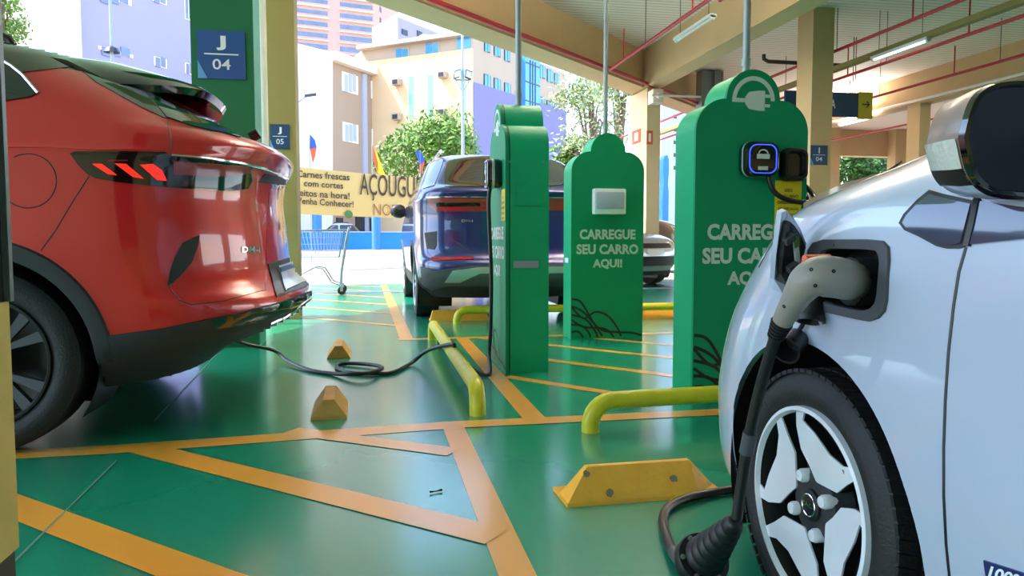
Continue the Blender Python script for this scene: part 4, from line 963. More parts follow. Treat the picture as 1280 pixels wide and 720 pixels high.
FILL_LAMPS += [(15.2, y, 4.0, 1, 'added strip light in the right-hand bay, %s' % w_) for y, w_ in ((4, 'nearest'), (9, 'middle'), (14, 'far'))]
for k, (x, y, z, on, lab) in enumerate(((7.9, 10.5, 3.66, 1, 'lit strip light under the olive tray behind the nearest totem'), (4.45, 10.2, 3.72, 0, 'unlit strip light beside the first concrete beam'), (11.5, 16.8, 3.62, 1, 'far lit strip light near the green trees'), *FILL_LAMPS)):
    t = thing('strip_light', (x, y, z), lab, 'lamp', 'strip lights under the canopy')
    q = MB(); q.box(x-.05, x+.05, y-.62, y+.62, z+.01, z+.05); q.build('housing', 'sign_white', t)
    q = MB(); q.tube([(x, y-.6, z), (x, y+.6, z)], .018, 10); q.build('lamp_tube', 'tube' if on else 'tube_off', t, True)
    if on:
        al = bpy.data.lights.new('ceiling_fill', 'AREA'); al.shape = 'RECTANGLE'; al.size = .07; al.size_y = 1.2; al.energy = CEILING_FILL_W*(.10 if x < 4 and y < 6 else .7 if x < 6 else .2 if x == 11.5 else 1); al.color = (1, .93, .86)
        ao = bpy.data.objects.new('ceiling_fill', al); COL.objects.link(ao); ao.parent = t; ao.location = (0, 0, .056); ao.rotation_euler = (math.pi, 0, 0)  # throws light upward only, added to brighten the ceiling
    for s in (-.6, .6): q = MB(); q.box(x-.03, x+.03, y+s-.02, y+s+.02, z-.02, z+.03); q.build('lamp_holder', 'sign_white', t); q = MB(); q.tube([(x, y+s*.8, z+.05), (x, y+s*.8, CZ)], .005, 5); q.build('hanger_rod', 'rod', t)
q = MB(); q.tube([(11.56, -2, 3.78), (11.56, 22, 3.78)], .03, 8); tag(q.build('conduit', 'white_paint', None, True), 'white conduit along the beam above the white car', 'pipe')
q = MB(); q.tube([pY(815, 119, 13.6), pY(876, 121, 13.6)], .02, 8); tag(q.build('conduit', 'white_paint', None, True), 'thin white conduit left of the nearest totem', 'pipe')
a = pY(877, 131, 15.4); b = pY(905, 66, 15.4); q = MB(); q.box(a.x, a.x+.17, 15.4, 15.7, 0, CZ-.02); q.box(b.x-.2, b.x, 15.4, 15.7, 0, CZ-.02); q.box(a.x+.16, b.x-.19, 15.46, 15.64, 0, CZ-.02); tag(q.build('cable_duct', 'galv'), 'grey ribbed duct behind the nearest totem', 'duct')
a = pY(955, 68, 12.8); b = pY(1060, 73, 12.8); q = MB(); q.tube([(a.x, 12.8, a.z), (a.x, 12.8, a.z-.08), (a.x+.08, 12.8, a.z-.12), (b.x, 12.8, a.z-.13)], .035, 10); tag(q.build('drain_pipe', 'rod', None, True), 'brown pipe below the ceiling behind the nearest totem', 'pipe')

# ------------------------------------------------------------------ the street: buildings
class Wall:
    """vertical wall between two ground points; px(u, v) meets it"""
    def __init__(w_, A, B): 
        w_.A = Vector((A[0], A[1], 0)); w_.B = Vector((B[0], B[1], 0)); w_.t = (w_.B-w_.A).normalized(); w_.n = Vector((w_.t.y, -w_.t.x, 0))
        if w_.n.dot(EYE-w_.A) < 0: w_.n = -w_.n
    def px(w_, u, v): d = ray(u, v); k = (w_.A-EYE).dot(w_.n)/d.dot(w_.n); return EYE+d*k
    def slab(w_, q, u0, v0, u1, v1, d0, d1, m=None):
        """box on the wall from pixel corner to pixel corner, out from d0 to d1"""
        a = w_.px(u0, v0); b = w_.px(u1, v1); L0 = (a-w_.A).dot(w_.t); L1 = (b-w_.A).dot(w_.t); z0, z1 = sorted((a.z, b.z))
        P = [w_.A+w_.t*L0+UP*z0, w_.A+w_.t*L1+UP*z0, w_.A+w_.t*L1+UP*z1, w_.A+w_.t*L0+UP*z1]
        q.prism([p+w_.n*d0 for p in P], w_.n*(d1-d0), m)
    def window(w_, par, u0, v0, u1, v1, fm='sign_white', gm='b_glass', fr=.12, mull=1):
        q = MB(); w_.slab(q, u0, v0, u1, v1, -.05, .06); f = q.build('window', fm, par)
        du = (u1-u0)*fr*.7; dv = (v1-v0)*fr*.6; k = mull+1; W1 = (u1-u0-2*du)
        q = MB()
        for i in range(k): w_.slab(q, u0+du+W1*i/k+(.3 if i else 0), v0+dv, u0+du+W1*(i+1)/k-.3, v1-dv, .05, .09)
        q.build('pane', gm, f); return f
def gnd(u, y): p = pY(u, 298, y); return (p.x, p.y)
def building(name, loc, label): return thing(name, (loc[0], loc[1], -.03), label, 'building')
# left white and lavender block
A = gnd(97, 57); B = gnd(345, 75); C_ = gnd(-140, 64)
bl = building('office_block', A, 'white and lavender building at the top left behind the red car')
wl = Wall(A, B); wr = Wall(A, C_)
q = MB(); q.prism([(A[0], A[1], -.03), (B[0], B[1], -.03), (B[0]-8, B[1]+14, -.03), (C_[0]-4, C_[1]+14, -.03), (C_[0], C_[1], -.03)], (0, 0, 24)); q.build('walls', 'b_lavender', bl)
q = MB(); wr.slab(q, -140, 296, 97, -90, 0, .12); q.build('white_wall', 'b_white', bl)
for u0, v0, u1, v1 in ((120, -16, 164, 8), (190, -14, 208, 7), (230, -6, 240, 27), (122, 57, 166, 73), (192, 70, 208, 86), (231, 78, 241, 94), (270, -2, 282, 30), (270, 84, 282, 100)): wl.window(bl, u0, v0, u1, v1, 'b_white', 'b_glass_grey', .14, 2 if u1-u0 > 20 else 1)
# house with the white gable wall
A = gnd(416, 66); B = gnd(493, 74); C_ = gnd(300, 71)
hs_ = building('townhouse', A, 'white gabled house with taupe front and white window frames behind the banner')
wl = Wall(A, B); wr = Wall(A, C_); zt = wl.px(416, 72).z
q = MB(); q.prism([(A[0], A[1], -.03), (B[0], B[1], -.03), (B[0]-6, B[1]+10, -.03), (C_[0]-2, C_[1]+8, -.03), (C_[0], C_[1], -.03)], (0, 0, zt)); q.build('walls', 'b_taupe', hs_)
a0 = wr.px(416, 66); a1 = wr.px(366, 53); a2 = wr.px(300, 64)
q = MB(); q.prism([(A[0], A[1], -.03), a0, a1, a2, (C_[0], C_[1], -.03)], -wr.n*-.15); q.build('gable_wall', 'b_white', hs_)
q = MB(); w2 = Wall(A, B); 
p0 = wl.px(413, 66); p1 = wl.px(495, 89)
zc = wl.px(416, 70).z; L_ = (Vector((B[0], B[1], 0))-Vector((A[0], A[1], 0))).length
q.prism([Vector((A[0], A[1], zc-.5))-wl.t*.2, Vector((A[0], A[1], zc-.5))+wl.t*(L_+.3), Vector((A[0], A[1], zc+.25))+wl.t*(L_+.3), Vector((A[0], A[1], zc+.25))-wl.t*.2], wl.n*.7); q.build('cornice', 'b_white', hs_)
q = MB(); wl.slab(q, 452, 92, 459, 290, 0, .18); q.build('pilaster', 'b_shutter', hs_)
for u0, v0, u1, v1 in ((427, 89, 447, 119), (463.5, 101, 480, 128), (428, 152, 447.5, 180), (464.5, 161, 481, 186)): wl.window(hs_, u0, v0, u1, v1, 'sign_white', 'b_shutter', .18, 2)
for u0, v0, u1, v1, m in ((420, 272, 428, 296, 'b_dark'), (444, 271, 455, 296, 'b_dark'), (462, 273, 484, 296, 'b_dark')):
    q = MB(); wl.slab(q, u0, v0, u1, v1, .0, .12); q.build('doorway', m, hs_)
q = MB(); wl.slab(q, 418, 266, 493, 270, .1, .5); q.build('shop_awning', 'b_white', hs_)
# apartment tower
A = gnd(470, 120); B = gnd(330, 116); C_ = gnd(500, 132)
tw = building('apartment_tower', A, 'tall beige apartment tower with rows of glazed balconies')
wl = Wall(A, B); wr = Wall(A, C_)
q = MB(); q.prism([(A[0], A[1], -.03), (B[0], B[1], -.03), (B[0]-2, B[1]+18, -.03), (C_[0], C_[1], -.03)], (0, 0, 62)); q.build('walls', 'b_pink', tw)
for k in range(-2, 6):
    for u0, u1, v0 in ((367 if k >= 0 else 367, 409.5, -4.5+14.2*k), (425, 465.5, 2.5+13.9*k)):
        q = MB(); wl.slab(q, u0, v0, u1, v0+9.8, -.02, .06); bal = q.build('balcony_glazing', 'b_glass_grey', tw)
        q = MB(); wl.slab(q, u0-1.5, v0+9.8, u1+1.0, v0+13.9, .0, .5); q.build('balcony_front', 'b_white', tw)
for k in range(6):
    q = MB(); a = wr.px(475.5, 12+13.6*k); q.obox(a, wr.t*.35, UP*.4, wr.n*.06); q.build('vent_window', 'b_dark', tw)
# small white block behind the cream office
A = gnd(497, 92); B = gnd(560, 100); C_ = gnd(470, 98)
sb = building('stair_block', A, 'small white block rising behind the cream office building')
wl = Wall(A, B); wr = Wall(A, C_); zt = wr.px(497, 18).z
q = MB(); q.prism([(A[0], A[1], -.03), (B[0], B[1], -.03), (B[0]-4, B[1]+8, -.03), (C_[0], C_[1], -.03)], (0, 0, zt)); q.build('walls', 'b_lavender', sb)
q = MB(); wr.slab(q, 470, 290, 497, 18, 0, .2); q.build('white_wall', 'b_white', sb)
for u0, v0, u1, v1 in ((502, 36, 509, 45), (521, 38, 527, 47)): q = MB(); wl.slab(q, u0, v0, u1, v1, -.02, .1); q.build('window', 'b_dark', sb)
# cream and lavender office
A = gnd(592, 65); B = gnd(706, 78); C_ = gnd(455, 72)
of = building('office_block', A, 'cream and lavender office building with blue windows behind the sideways totem')
wl = Wall(A, B); wr = Wall(A, C_); zt = wl.px(592, 44).z; zs_ = wr.px(592, 80).z
foot = [(A[0], A[1], -.03), (B[0], B[1], -.03), (B[0]-8, B[1]+12, -.03), (C_[0]-4, C_[1]+14, -.03), (C_[0], C_[1], -.03)]
q = MB(); q.prism(foot, (0, 0, zt)); q.build('walls', 'b_greybeige', of)
q = MB(); wr.slab(q, 455, 296, 591.6, 61, 0, .25); q.build('side_wall', 'b_cream', of)
zl = wl.px(592, 103).z; q = MB(); pA = wl.px(592.5, 103); pB = Vector((B[0], B[1], zl))
q.prism([Vector((A[0], A[1], 0)), Vector((B[0], B[1], 0)), pB, Vector((A[0], A[1], zl))], wl.n*.12); q.build('lower_wall', 'b_periwinkle', of)
q = MB(); wr.slab(q, 485, 62, 594, 42.5, .0, .35); 
q = MB(); k0 = wr.px(592, 41); q.prism([Vector((A[0], A[1], zt-.1)), Vector((C_[0], C_[1], zt-.1)), Vector((C_[0], C_[1], zt+.25)), Vector((A[0], A[1], zt+.25))], wr.n*.8); q.build('roof_edge', 'b_greybeige', of)
for u0, v0, u1, v1 in ((494, 61, 512, 76), (531, 54, 550, 69.5), (570, 46, 591, 62)): wr.window(of, u0, v0, u1, v1, 'b_greybeige', 'b_glass_blue', .12, 1)
for u0, u1, v0, v1 in ((513.5, 518.5, 96, 150), (537, 542.5, 94, 162), (578, 583.5, 87, 175)): q = MB(); wr.slab(q, u0, v1, u1, v0, .2, .3); q.build('teal_stripe', 'b_teal', of)
for u, v in ((500, 104), (557, 95), (500, 147), (557, 141)):
    q = MB(); wr.slab(q, u-4, v+4.5, u+5, v-4, .2, .9); ac = q.build('air_conditioner', 'b_greybeige', of)
    q = MB(); wr.slab(q, u-2, v+3.5, u+4, v-2.5, .88, .95); q.build('grille', 'b_dark', ac)
for rw in (((605, 49, 612, 66.5), (617, 54, 625, 72), (630, 59, 637, 78)), ((604.5, 92, 613, 112), (617, 97, 625.5, 117), (630, 103, 638, 121)), ((605, 136, 614, 155), (617.5, 140, 626, 158), (630, 144, 638, 161)), ((674, 80.5, 681, 99), (683.5, 86, 690.5, 104), (692.5, 91, 698, 107)), ((673, 120, 680, 140), (683, 125, 690, 143), (692.5, 128, 698, 145)), ((675, 160, 681, 178), (684, 162, 690, 180), (692.5, 165, 698, 182))):
    for u0, v0, u1, v1 in rw: wl.window(of, u0, v0, u1, v1, 'b_dark', 'b_glass_blue', .10, 1)
bay = MB(); c0 = wl.px(651, 134); c1 = wl.px(669, 134); zt2 = wl.px(660, 67).z; mid = (c0+c1)/2; hw_ = (c1-c0).length/2; z0_ = c0.z-4
pf_ = [Vector((mid.x, mid.y, 0))+wl.t*x+UP*z for x, z in [(-hw_, z0_), (hw_, z0_)]+[(hw_*math.cos(R(a)), zt2-hw_*.35+hw_*.35*math.sin(R(a))) for a in range(0, 181, 15)]]
bay.prism(pf_, wl.n*.5); by = bay.build('glass_bay', 'b_glass_blue', of)
q = MB()
for dx in (-.02, -.36, .34): q.obox(Vector((mid.x, mid.y, (z0_+zt2)/2-.4))+wl.t*(dx*hw_)+wl.n*.53, wl.t*.04, UP*(zt2-z0_)*.46, wl.n*.03)
for k in range(5): q.obox(Vector((mid.x, mid.y, z0_+(zt2-z0_)*(.12+.19*k)))+wl.n*.53, wl.t*hw_, UP*.04, wl.n*.03)
q.build('glazing_bars', 'b_dark', by)
q = MB(); dm = wr.px(553, 44); q.prism([Vector((dm.x-2.8, dm.y+6, zt)), Vector((dm.x+2.8, dm.y+6, zt)), Vector((dm.x+2.8, dm.y+6, zt+1.0)), Vector((dm.x+1.6, dm.y+6, zt+1.9)), Vector((dm.x-1.4, dm.y+6, zt+1.9)), Vector((dm.x-2.8, dm.y+6, zt+.9))], (0, 5, 0)); q.build('penthouse', 'b_cream', of)
# pale block at the right of the canopy corner
A = gnd(826, 78); B = gnd(905, 82); bq_ = building('office_block', A, 'pale building seen between the canopy corner pillar and the nearest totem')
wl = Wall(A, B); q = MB(); q.prism([(A[0], A[1], -.03), (B[0], B[1], -.03), (B[0]+2, B[1]+12, -.03), (A[0]+2, A[1]+12, -.03)], (0, 0, 17)); q.build('walls', 'b_shutter', bq_)
for k in range(5): wl.window(bq_, 841, 143+16*k, 846, 149+16*k, 'b_white', 'b_dark', .1, 0)

# ------------------------------------------------------------------ street furniture
q = MB(); q.box(-22, 8, 60, 60.3, -.03, 1.32); struct(q.build('wall_street', 'blue_wall'), 'low blue wall across the street below the banner')
q = MB(); q.box(-22, 8, 59.95, 60.35, 1.28, 1.36); struct(q.build('trim_coping', 'b_shutter'), 'pale coping of the low blue wall')
bp0 = pY(345, 206, 20.6); bp1 = pY(560, 224.5, 25.6); bl0 = pY(345, 266, 20.6); bl1 = pY(560, 273, 25.6)
bn = thing('banner', ((bp0.x+bp1.x)/2, (bp0.y+bp1.y)/2, 0), 'long yellow butcher banner hung across the street side', 'banner')
q = MB(); N_ = 24; wv = lambda k: Vector((-.707, .707, 0))*(.02*math.sin(k*1.3)); top_ = [bp0.lerp(bp1, k/N_)+wv(k)-UP*(.03*math.sin(math.pi*k/N_)) for k in range(N_+1)]; bot_ = [bl0.lerp(bl1, k/N_)+wv(k+1)-UP*(.03*math.sin(math.pi*k/N_)) for k in range(N_+1)]
th_ = Vector((-.006, .006, 0)); q.add(top_+bot_+[p+th_ for p in top_]+[p+th_ for p in bot_], [(k, k+1, N_+2+k, N_+1+k) for k in range(N_)]+[(k+2*N_+2, k+2*N_+3, 3*N_+4+k, 3*N_+3+k) for k in range(N_)]); q.build('cloth', 'banner', bn, True)
wb2 = Wall((bp0.x, bp0.y), (bp1.x, bp1.y))
def btext(body, u0, u1, v0, v1, m, slope, bold=.02):
    v, f = text_fit(body, u1-u0, v1-v0, bold); q = MB()
    q.add([wb2.px((u0+u1)/2+x, (v0+v1)/2-y+slope*x)+wb2.n*.035 for x, y in v], f); q.build('lettering', m, bn)
for bd_, u0, u1, v0, v1 in (('Carnes frescas', 370, 436, 215, 223.5), ('com cortes', 379, 428, 228, 234.5), ('feitos na hora!', 370, 436, 238.5, 247), ('Venha Conhecer!', 370, 441, 249, 257)): btext(bd_, u0, u1, v0, v1, 'banner_brown', .07, .015)
btext('AÇOUGUE', 449, 526, 219, 252, 'banner_brown', .06, .004); btext('NOTA10', 466, 521, 256, 270, 'banner_faint', .05, -.01)
q = MB(); gm = wb2.px(435, 268)+wb2.n*.03; q.add([gm+wb2.t*(.16*math.cos(R(a)))+UP*(.12*math.sin(R(a))) for a in range(0, 360, 30)], [tuple(range(12))]); q.build('banner_emblem', 'leaf_dark', bn)
for u, y in ((352, 20.8), (556, 25.6)):
    p = pY(u, 240, y); q = MB(); q.tube([(p.x, p.y+.06, -.03), (p.x, p.y+.06, 3.2)], .03, 8); q.build('banner_post', 'galv', bn)
for u, v0, v1, y, c1, c2, lab in ((389, 168, 204, 22.6, 'flag_blue', 'flag_red', 'blue and red flag at the left above the banner'), (467, 180, 220, 24, 'flag_yellow', 'flag_red', 'yellow and red flag in the middle above the banner'), (527, 190, 222, 25.4, 'flag_blue', 'flag_red', 'blue and red flag at the right above the banner')):
    p0 = pY(u, v0, y); p1 = pY(u, v1, y); t = thing('flag', (p0.x, y, -.03), lab, 'flag', 'flags above the banner'); H_ = p0.z-p1.z
    q = MB(); q.tube([(p0.x-.05, y, -.03), (p0.x-.05, y, p0.z+.05)], .012, 6); q.build('flag_pole', 'galv', t, True)
    dirs = -1 if u != 467 else 1
    if u == 467: q0 = [(-.02, 0), (.12, -.35*H_), (.28, -.8*H_), (.36, -1.0*H_), (.12, -.9*H_), (.0, -.5*H_)]
    else: q0 = [(-.03, 0), (.10, -.2*H_), (.14, -.45*H_), (.10, -.75*H_), (.03, -1.0*H_), (-.04, -.5*H_)]
    if u == 527: q0 = [(-.20, .02), (.0, -.0), (.10, -.35*H_), (.04, -.6*H_), (.02, -1.0*H_), (-.06, -.5*H_)]
    q = MB(); q.prism([(p0.x+x, y, p0.z+z) for x, z in q0], (0, .015, 0)); q.build('flag_cloth', c2 if u != 467 else c1, t)
    q = MB(); q.prism([(p0.x+x*1.02, y-.008, p0.z+z) for x, z in ((q0[0], q0[1], q0[2], q0[5]) if u != 467 else (q0[0], q0[5], q0[4], (.12, -.6*H_)))], (0, .031, 0)); q.build('flag_field', c1 if u != 467 else c2, t)
for u in (396, 470):
    p = pY(u, 268, 58.5); q = MB(); q.tube([(p.x, p.y, -.03), (p.x, p.y, p.z)], .35, 12); tag(q.build('bollard_post', 'toy_blue', None, True), 'blue post above the blue wall, %s of the cart handle' % ('left' if u < 400 else 'right'), 'post', 'blue posts by the blue wall')
def lamp_pole(u, y, vtop, label):
    p = pY(u, vtop, y); t = thing('lamp_post', (p.x, p.y, -.03), label, 'lamp post'); q = MB(); q.tube([(p.x, p.y, -.03), (p.x, p.y, p.z)], [.09, .05], 10); q.build('pole', 'galv', t, True); return t, p
t, p = lamp_pole(578, 32, 40, 'grey floodlight pole in front of the cream office building')
zf = pY(578, 100, 32).z
q = MB(); q.tube([(p.x-.32, p.y, zf), (p.x+.32, p.y, zf)], .04, 8); q.tube([(p.x-.30, p.y, zf), (p.x, p.y, zf-.5)], .025, 6); q.tube([(p.x+.30, p.y, zf), (p.x, p.y, zf-.5)], .025, 6); q.build('bracket', 'galv', t, True)
for s in (-1, 1):
    q = MB(); q.obox((p.x+s*.24, p.y-.05, zf+.22), (.13, 0, -.05*s), (0, .1, 0), (.03, .06, .17)); f = q.build('floodlight', 'b_dark', t); q = MB(); q.obox((p.x+s*.24, p.y-.17, zf+.2), (.11, 0, -.04*s), (0, .01, 0), (.02, .03, .13)); q.build('lens', 'b_shutter', f)
t, p = lamp_pole(352, 40, 140, 'street lamp with curved arm beside the olive pillar')
q = MB(); q.tube(catmull([(p.x, p.y, p.z), pY(372, 128, 40), pY(380, 122, 40), pY(386, 120, 40)]), .045, 8); q.build('arm', 'galv', t, True)
q = MB(); a = pY(388, 119, 40); q.obox(a, (.28, 0, .05), (0, .1, 0), (0, 0, .06)); q.build('lamp_head', 'b_dark', t)
t, p = lamp_pole(137, 30, -20, 'white pole in front of the lavender building at the top left')
q = MB(); q.lathe((p.x, p.y, pY(137, 62, 30).z), (0, 0, 1), [(-.1, .28), (.05, .2), (.12, .08)], 12); q.build('collar', 'b_dark', t)
p = pY(830, 222, 40); q = MB(); z1 = pY(830, 195, 40).z
q.loft([[(p.x+sx_*w2_, 40+d2*.3, z) for sx_, d2 in ((-1, -1), (1, -1), (1, 1), (-1, 1))] for z, w2_ in ((-.03, .16), (z1*.6, .17), (z1*.72, .12), (z1*.85, .17), (z1*.96, .15), (z1, .07))]); tag(q.build('street_totem', 'toy_blue'), 'bright blue upright marker beyond the canopy corner pillar', 'sign')

# shopping cart
cg = pY(428, 367, 11.6); cart = thing('shopping_cart', (-.75, 11.6, 0), 'empty grey shopping cart standing in the sunlight behind the red car', 'shopping cart')
CX = lambda u, v, y=11.6: pY(u, v, y)
y0, y1 = 11.35, 11.85
hx, hz = -.32, 1.0; fx = -1.22
q = MB()
for y in (y0, y1):
    q.tube([(hx, y, hz), (-.37, y, .80), (-.45, y, .32), (-.46, y, .14), (-.44, y, .10)], .013, 8); q.tube([(-.46, y, .14), (-.58, y, .18), (-.70, y, .38), (-.82, y, .40), (-1.05, y, .28), (-1.15, y, .12)], .011, 8)
q.tube([(-.45, y0, .36), (-.45, y1, .36)], .01, 8); q.tube([(-.82, y0, .40), (-.82, y1, .40)], .01, 8); q.build('frame', 'galv', cart, True)
q = MB(); q.tube([(hx, y0-.02, hz+.0), (hx, y1+.02, hz+.0)], .016, 10); q.build('handle', 'lamp_red_dull', cart, True)
q = MB(); tb, bb2 = .93, .54
def bar(a, b): q.tube([a, b], .0035, 5)
for k in range(17):
    s = k/16; xt = -.40-(.85)*s; xb = -.48-.62*s
    for y in (y0, y1): bar((xt, y, tb-.04*0), (xb, y, bb2))
for k in range(5):
    s = k/4; z = bb2+(tb-bb2)*s
    for y in (y0, y1): bar((-.48+.08*s, y, z), (-1.10-.15*s, y, z))
    bar((-1.10-.15*s, y0, z), (-1.10-.15*s, y1, z)); bar((-.48+.08*s, y0, z), (-.48+.08*s, y1, z))
for k in range(9): y = y0+(y1-y0)*k/8; bar((-.48, y, bb2), (-1.10, y, bb2)); bar((-1.10, y, bb2), (-1.25, y, tb)); bar((-.48, y, bb2), (-.40, y, tb))
for y in (y0, y1): q.tube([(-.36, y, tb+.02), (-1.26, y, tb)], .007, 6)
q.tube([(-1.26, y0, tb), (-1.26, y1, tb)], .007, 6); q.build('basket', 'steel', cart)
for x in (-.44, -1.15):
    for y in (y0, y1):
        q = MB(); q.lathe((x, y-.015, .06), (0, 1, 0), [(0, .02), (0, .055), (.004, .06), (.026, .06), (.03, .055), (.03, .02)], 20, None, True); wq = q.build('caster_wheel', 'rubber', cart, True)
        q = MB(); q.box(x-.02, x+.02, y-.022, y-.018, .05, .13); q.box(x-.02, x+.02, y+.018, y+.022, .05, .13); q.box(x-.02, x+.02, y-.02, y+.02, .12, .14); q.build('fork', 'galv', wq)

# ------------------------------------------------------------------ cars farther off
def simple_car(name, ox, oy, head, label, paint, sc_=1., hscale=1.):
    H = [(.2, .80), (.35, .87), (.6, .90), (.85, .90), (.98, .885), (1.02, .86), (1.2, .76), (1.38, .68), (1.46, .58), (1.5, .42), (1.52, .2)]
    Rr = [(.2, .25), (.4, .08), (.6, .02), (.9, .05), (1.0, .12), (1.2, .35), (1.4, .6), (1.46, .75), (1.5, 1.0), (1.52, 1.4)]
    Fr = [(.2, 4.0), (.35, 4.18), (.55, 4.22), (.7, 4.18), (.8, 4.08), (.88, 3.85), (.95, 3.35), (1.0, 3.05), (1.2, 2.75), (1.4, 2.4), (1.46, 2.25), (1.5, 2.05), (1.52, 1.9)]
    S = lambda T, k=1: [(z*hscale, v*k) for z, v in T]
    b = Body(ox, oy, head, S(Rr), S(Fr), S(H), .5, 2.6, .7, 2.5, [(.78, .32, .37), (3.4, .32, .37)], [z*hscale for z in zrange([(.2, .6, 10), (.6, 1.02, 12), (1.02, 1.4, 8), (1.4, 1.52, 6)])], 70, 20)
    t = thing(name, (b.W(2.1, 0, 0).x, b.W(2.1, 0, 0).y, 0), label, 'car')
    def mf(s, t_, z): 
        z /= hscale
        if z < .34: return 'dark_plastic'
        if 1.04 < z < 1.40 and not (abs(s-1.75) < .05): return 'glass_dark'
        return paint
    b.mesh('body', t, mf)
    for a in ((.78, .32, .37), (3.4, .32, .37)):
        for sd in (1, -1): b.well(t, a, .3, sd, .86); wheel(t, b.W(a[0], sd*.86, .32), b.l*sd, .32, .2, 'plain')
    for sd in (1, -1):
        q = MB(); c0 = b.W(2.85, sd*.98, 1.02*hscale); q.loft([[c0+b.l*(sd*h)+b.f*(r_*.6*math.cos(2*math.pi*k/14))+UP*(r_*math.sin(2*math.pi*k/14)) for k in range(14)] for h, r_ in ((-.12, .03), (-.05, .07), (.04, .075), (.09, .03))]); q.build('wing_mirror', paint, t, True)
        q = MB(); q.tube([b.W(.95, sd*.56, 1.47*hscale), b.W(1.1, sd*.56, 1.545*hscale), b.W(2.1, sd*.56, 1.545*hscale), b.W(2.25, sd*.56, 1.47*hscale)], .02, 6); q.build('roof_rail', 'black', t, True)
    # front details in car coordinates: lamps, grille, plate, lower bumper
    def patch(nm, pts, off, m):
        V = []
        for s_, tt, z in pts:
            o = b.W(s_+1.5, tt, z*hscale); h = b.bvh.ray_cast(o, -b.f)
            if h[0] is None: return
            V.append(h[0]+b.f*off)
        n_2 = len(V)//2; q = MB(); q.add(V, [(k, k+1, 2*n_2-2-k, 2*n_2-1-k) for k in range(n_2-1)]); q.build(nm, m, t, True)
    for sd in (1, -1):
        N2 = 9; patch('head_lamp', [(4.3, sd*(.46+.40*k/N2), .70+.03*k/N2) for k in range(N2+1)]+[(4.3, sd*(.46+.40*k/N2), .76+.05*k/N2) for k in range(N2, -1, -1)], .012, 'lamp_clear')
    N2 = 12; row = lambda z, h: [(4.3, -h+2*h*k/N2, z) for k in range(N2+1)]
    patch('grille', row(.66, .44)+row(.74, .42)[::-1], .012, 'black'); patch('lower_grille', row(.36, .62)+row(.52, .56)[::-1], .012, 'black'); patch('skid_plate', row(.27, .6)+row(.34, .62)[::-1], .014, 'silver')
    patch('number_plate', row(.55, .2)+row(.64, .2)[::-1], .016, 'silver')
    return t
simple_car('car', 2.85, 15.9, math.atan2(-.9, .43), 'silver car facing the camera between the two green totems on the right', 'silver_car', 1, 1.0)
simple_car('suv', 3.55, 18.6, 0, 'bronze SUV side-on behind the silver car, right of the farther totem', 'bronze_car', 1, 1.4)
simple_car('suv', 12.15, 18.6, R(180), 'black SUV side-on, its roof showing right of the nearest totem', 'black_gloss', 1, 1.4)
p = pY(395, 285, 61.5); simple_car('car', p.x+3.5, 62.5, R(180), 'white car parked beyond the blue wall under the banner', 'white_car', 1, 1.35)

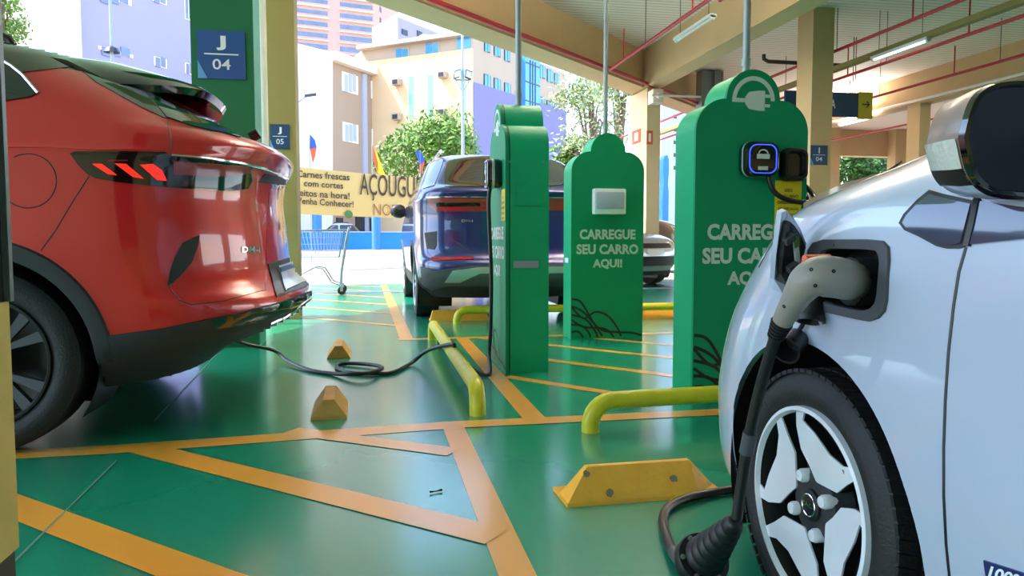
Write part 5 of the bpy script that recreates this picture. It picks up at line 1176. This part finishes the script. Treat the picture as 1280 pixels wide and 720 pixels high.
# ------------------------------------------------------------------ trees
def tree(c, r, trunk_h, label, leaf='leaf', n=2600, ls=.16, squash=.8, blobs=9, seed=1, open_=.0, name='tree'):
    rnd = random.Random(seed); c = Vector(c); t = thing(name, (c.x, c.y, -.03), label, 'tree')
    q = MB(); q.tube(catmull([(c.x, c.y, -.03), (c.x+.05*r, c.y, trunk_h*.5), (c.x, c.y, c.z)]), [.11*r**.5]*17, 8); BL = []
    for i in range(blobs):
        d = Vector((rnd.uniform(-1, 1), rnd.uniform(-1, 1), rnd.uniform(-.8, 1)))
        d = d.normalized()*rnd.uniform(.35, .72) if d.length > .01 else d; d.z *= squash; BL.append((c+d*r, r*rnd.uniform(.3, .5)))
        q.tube(catmull([Vector((c.x, c.y, trunk_h*.8)), c+d*r*.4+Vector((rnd.uniform(-.1, .1), 0, .05))*r, c+d*r]), [.05*r**.5*(1-k/17) for k in range(17)], 5)
    q.build('trunk', 'bark', t, True)
    q = MB(); V = []; F = []
    for i in range(n):
        b, br = BL[rnd.randrange(len(BL))]; d = Vector((rnd.gauss(0, 1), rnd.gauss(0, 1), rnd.gauss(0, 1))).normalized()*br*rnd.uniform(.55-.4*open_, 1.08)
        d.z *= .85; p = b+d; u_ = Vector((rnd.gauss(0, 1), rnd.gauss(0, 1), rnd.gauss(0, 1))).normalized(); v_ = u_.orthogonal().normalized(); s = ls*rnd.uniform(.6, 1.3)
        k = len(V); V += [p-u_*s, p+v_*s*.45, p+u_*s, p-v_*s*.45]; F.append((k, k+1, k+2, k+3))
    q.add(V, F); q.build('foliage', leaf, t); return t
p = pY(540, 190, 42); tree((p.x, 42, p.z), 3.3, 2.5, 'bright green street tree behind the blue SUV', 'leaf', 5200, .17, .6, 12, 3)
p = pY(742, 148, 38); tree((p.x, 38, p.z), 3.0, 3.2, 'sparse pale tree between the farther totem and the canopy corner pillar', 'leaf_pale', 2300, .13, 1.0, 16, 11, .8)
p = pY(775, 120, 44); tree((p.x, 44, p.z), 2.4, 3.6, 'tall pale tree left of the canopy corner pillar', 'leaf_pale', 2000, .15, 1.1, 12, 21, .6)
p = pY(722, 190, 40); tree((p.x, 40, p.z), 1.6, 1.5, 'low bright bush behind the farther totem', 'leaf', 1600, .14, .6, 8, 8)
p = pY(1068, 205, 40); tree((p.x, 40, p.z), 3.4, 3, 'dense green tree framed by the far pillars above the white car', 'leaf_dark', 5200, .2, .7, 12, 31)
p = pY(1120, 208, 42); tree((p.x, 42, p.z), 3.2, 3, 'right-hand green tree beyond the far canopy edge', 'leaf', 4200, .2, .7, 12, 37)
p = pY(-2, 8, 24); tree((p.x, 24, p.z), 1.05, 4.5, 'leafy branch end at the top left corner of the photo', 'leaf', 1500, .07, 1, 10, 41)

# dry leaf on the floor
p = pZ(545, 616); lf = MB(); d = Vector((.95, .3, 0)); n = Vector((-.3, .95, 0))
lf.loft([[p+d*(s*.022)+n*(w_*.006)+UP*(.004+.006*abs(s)), p+d*(s*.022)+UP*.003, p+d*(s*.022)-n*(w_*.006)+UP*(.004+.006*abs(s)), p+d*(s*.022)+UP*.0065] for s, w_ in ((-1, .15), (-.4, .7), (.2, 1), (.7, .8), (1, .1))]); tag(lf.build('dry_leaf', 'leaf_dry', None, True), 'small dry brown leaf on the green floor near the front', 'leaf')
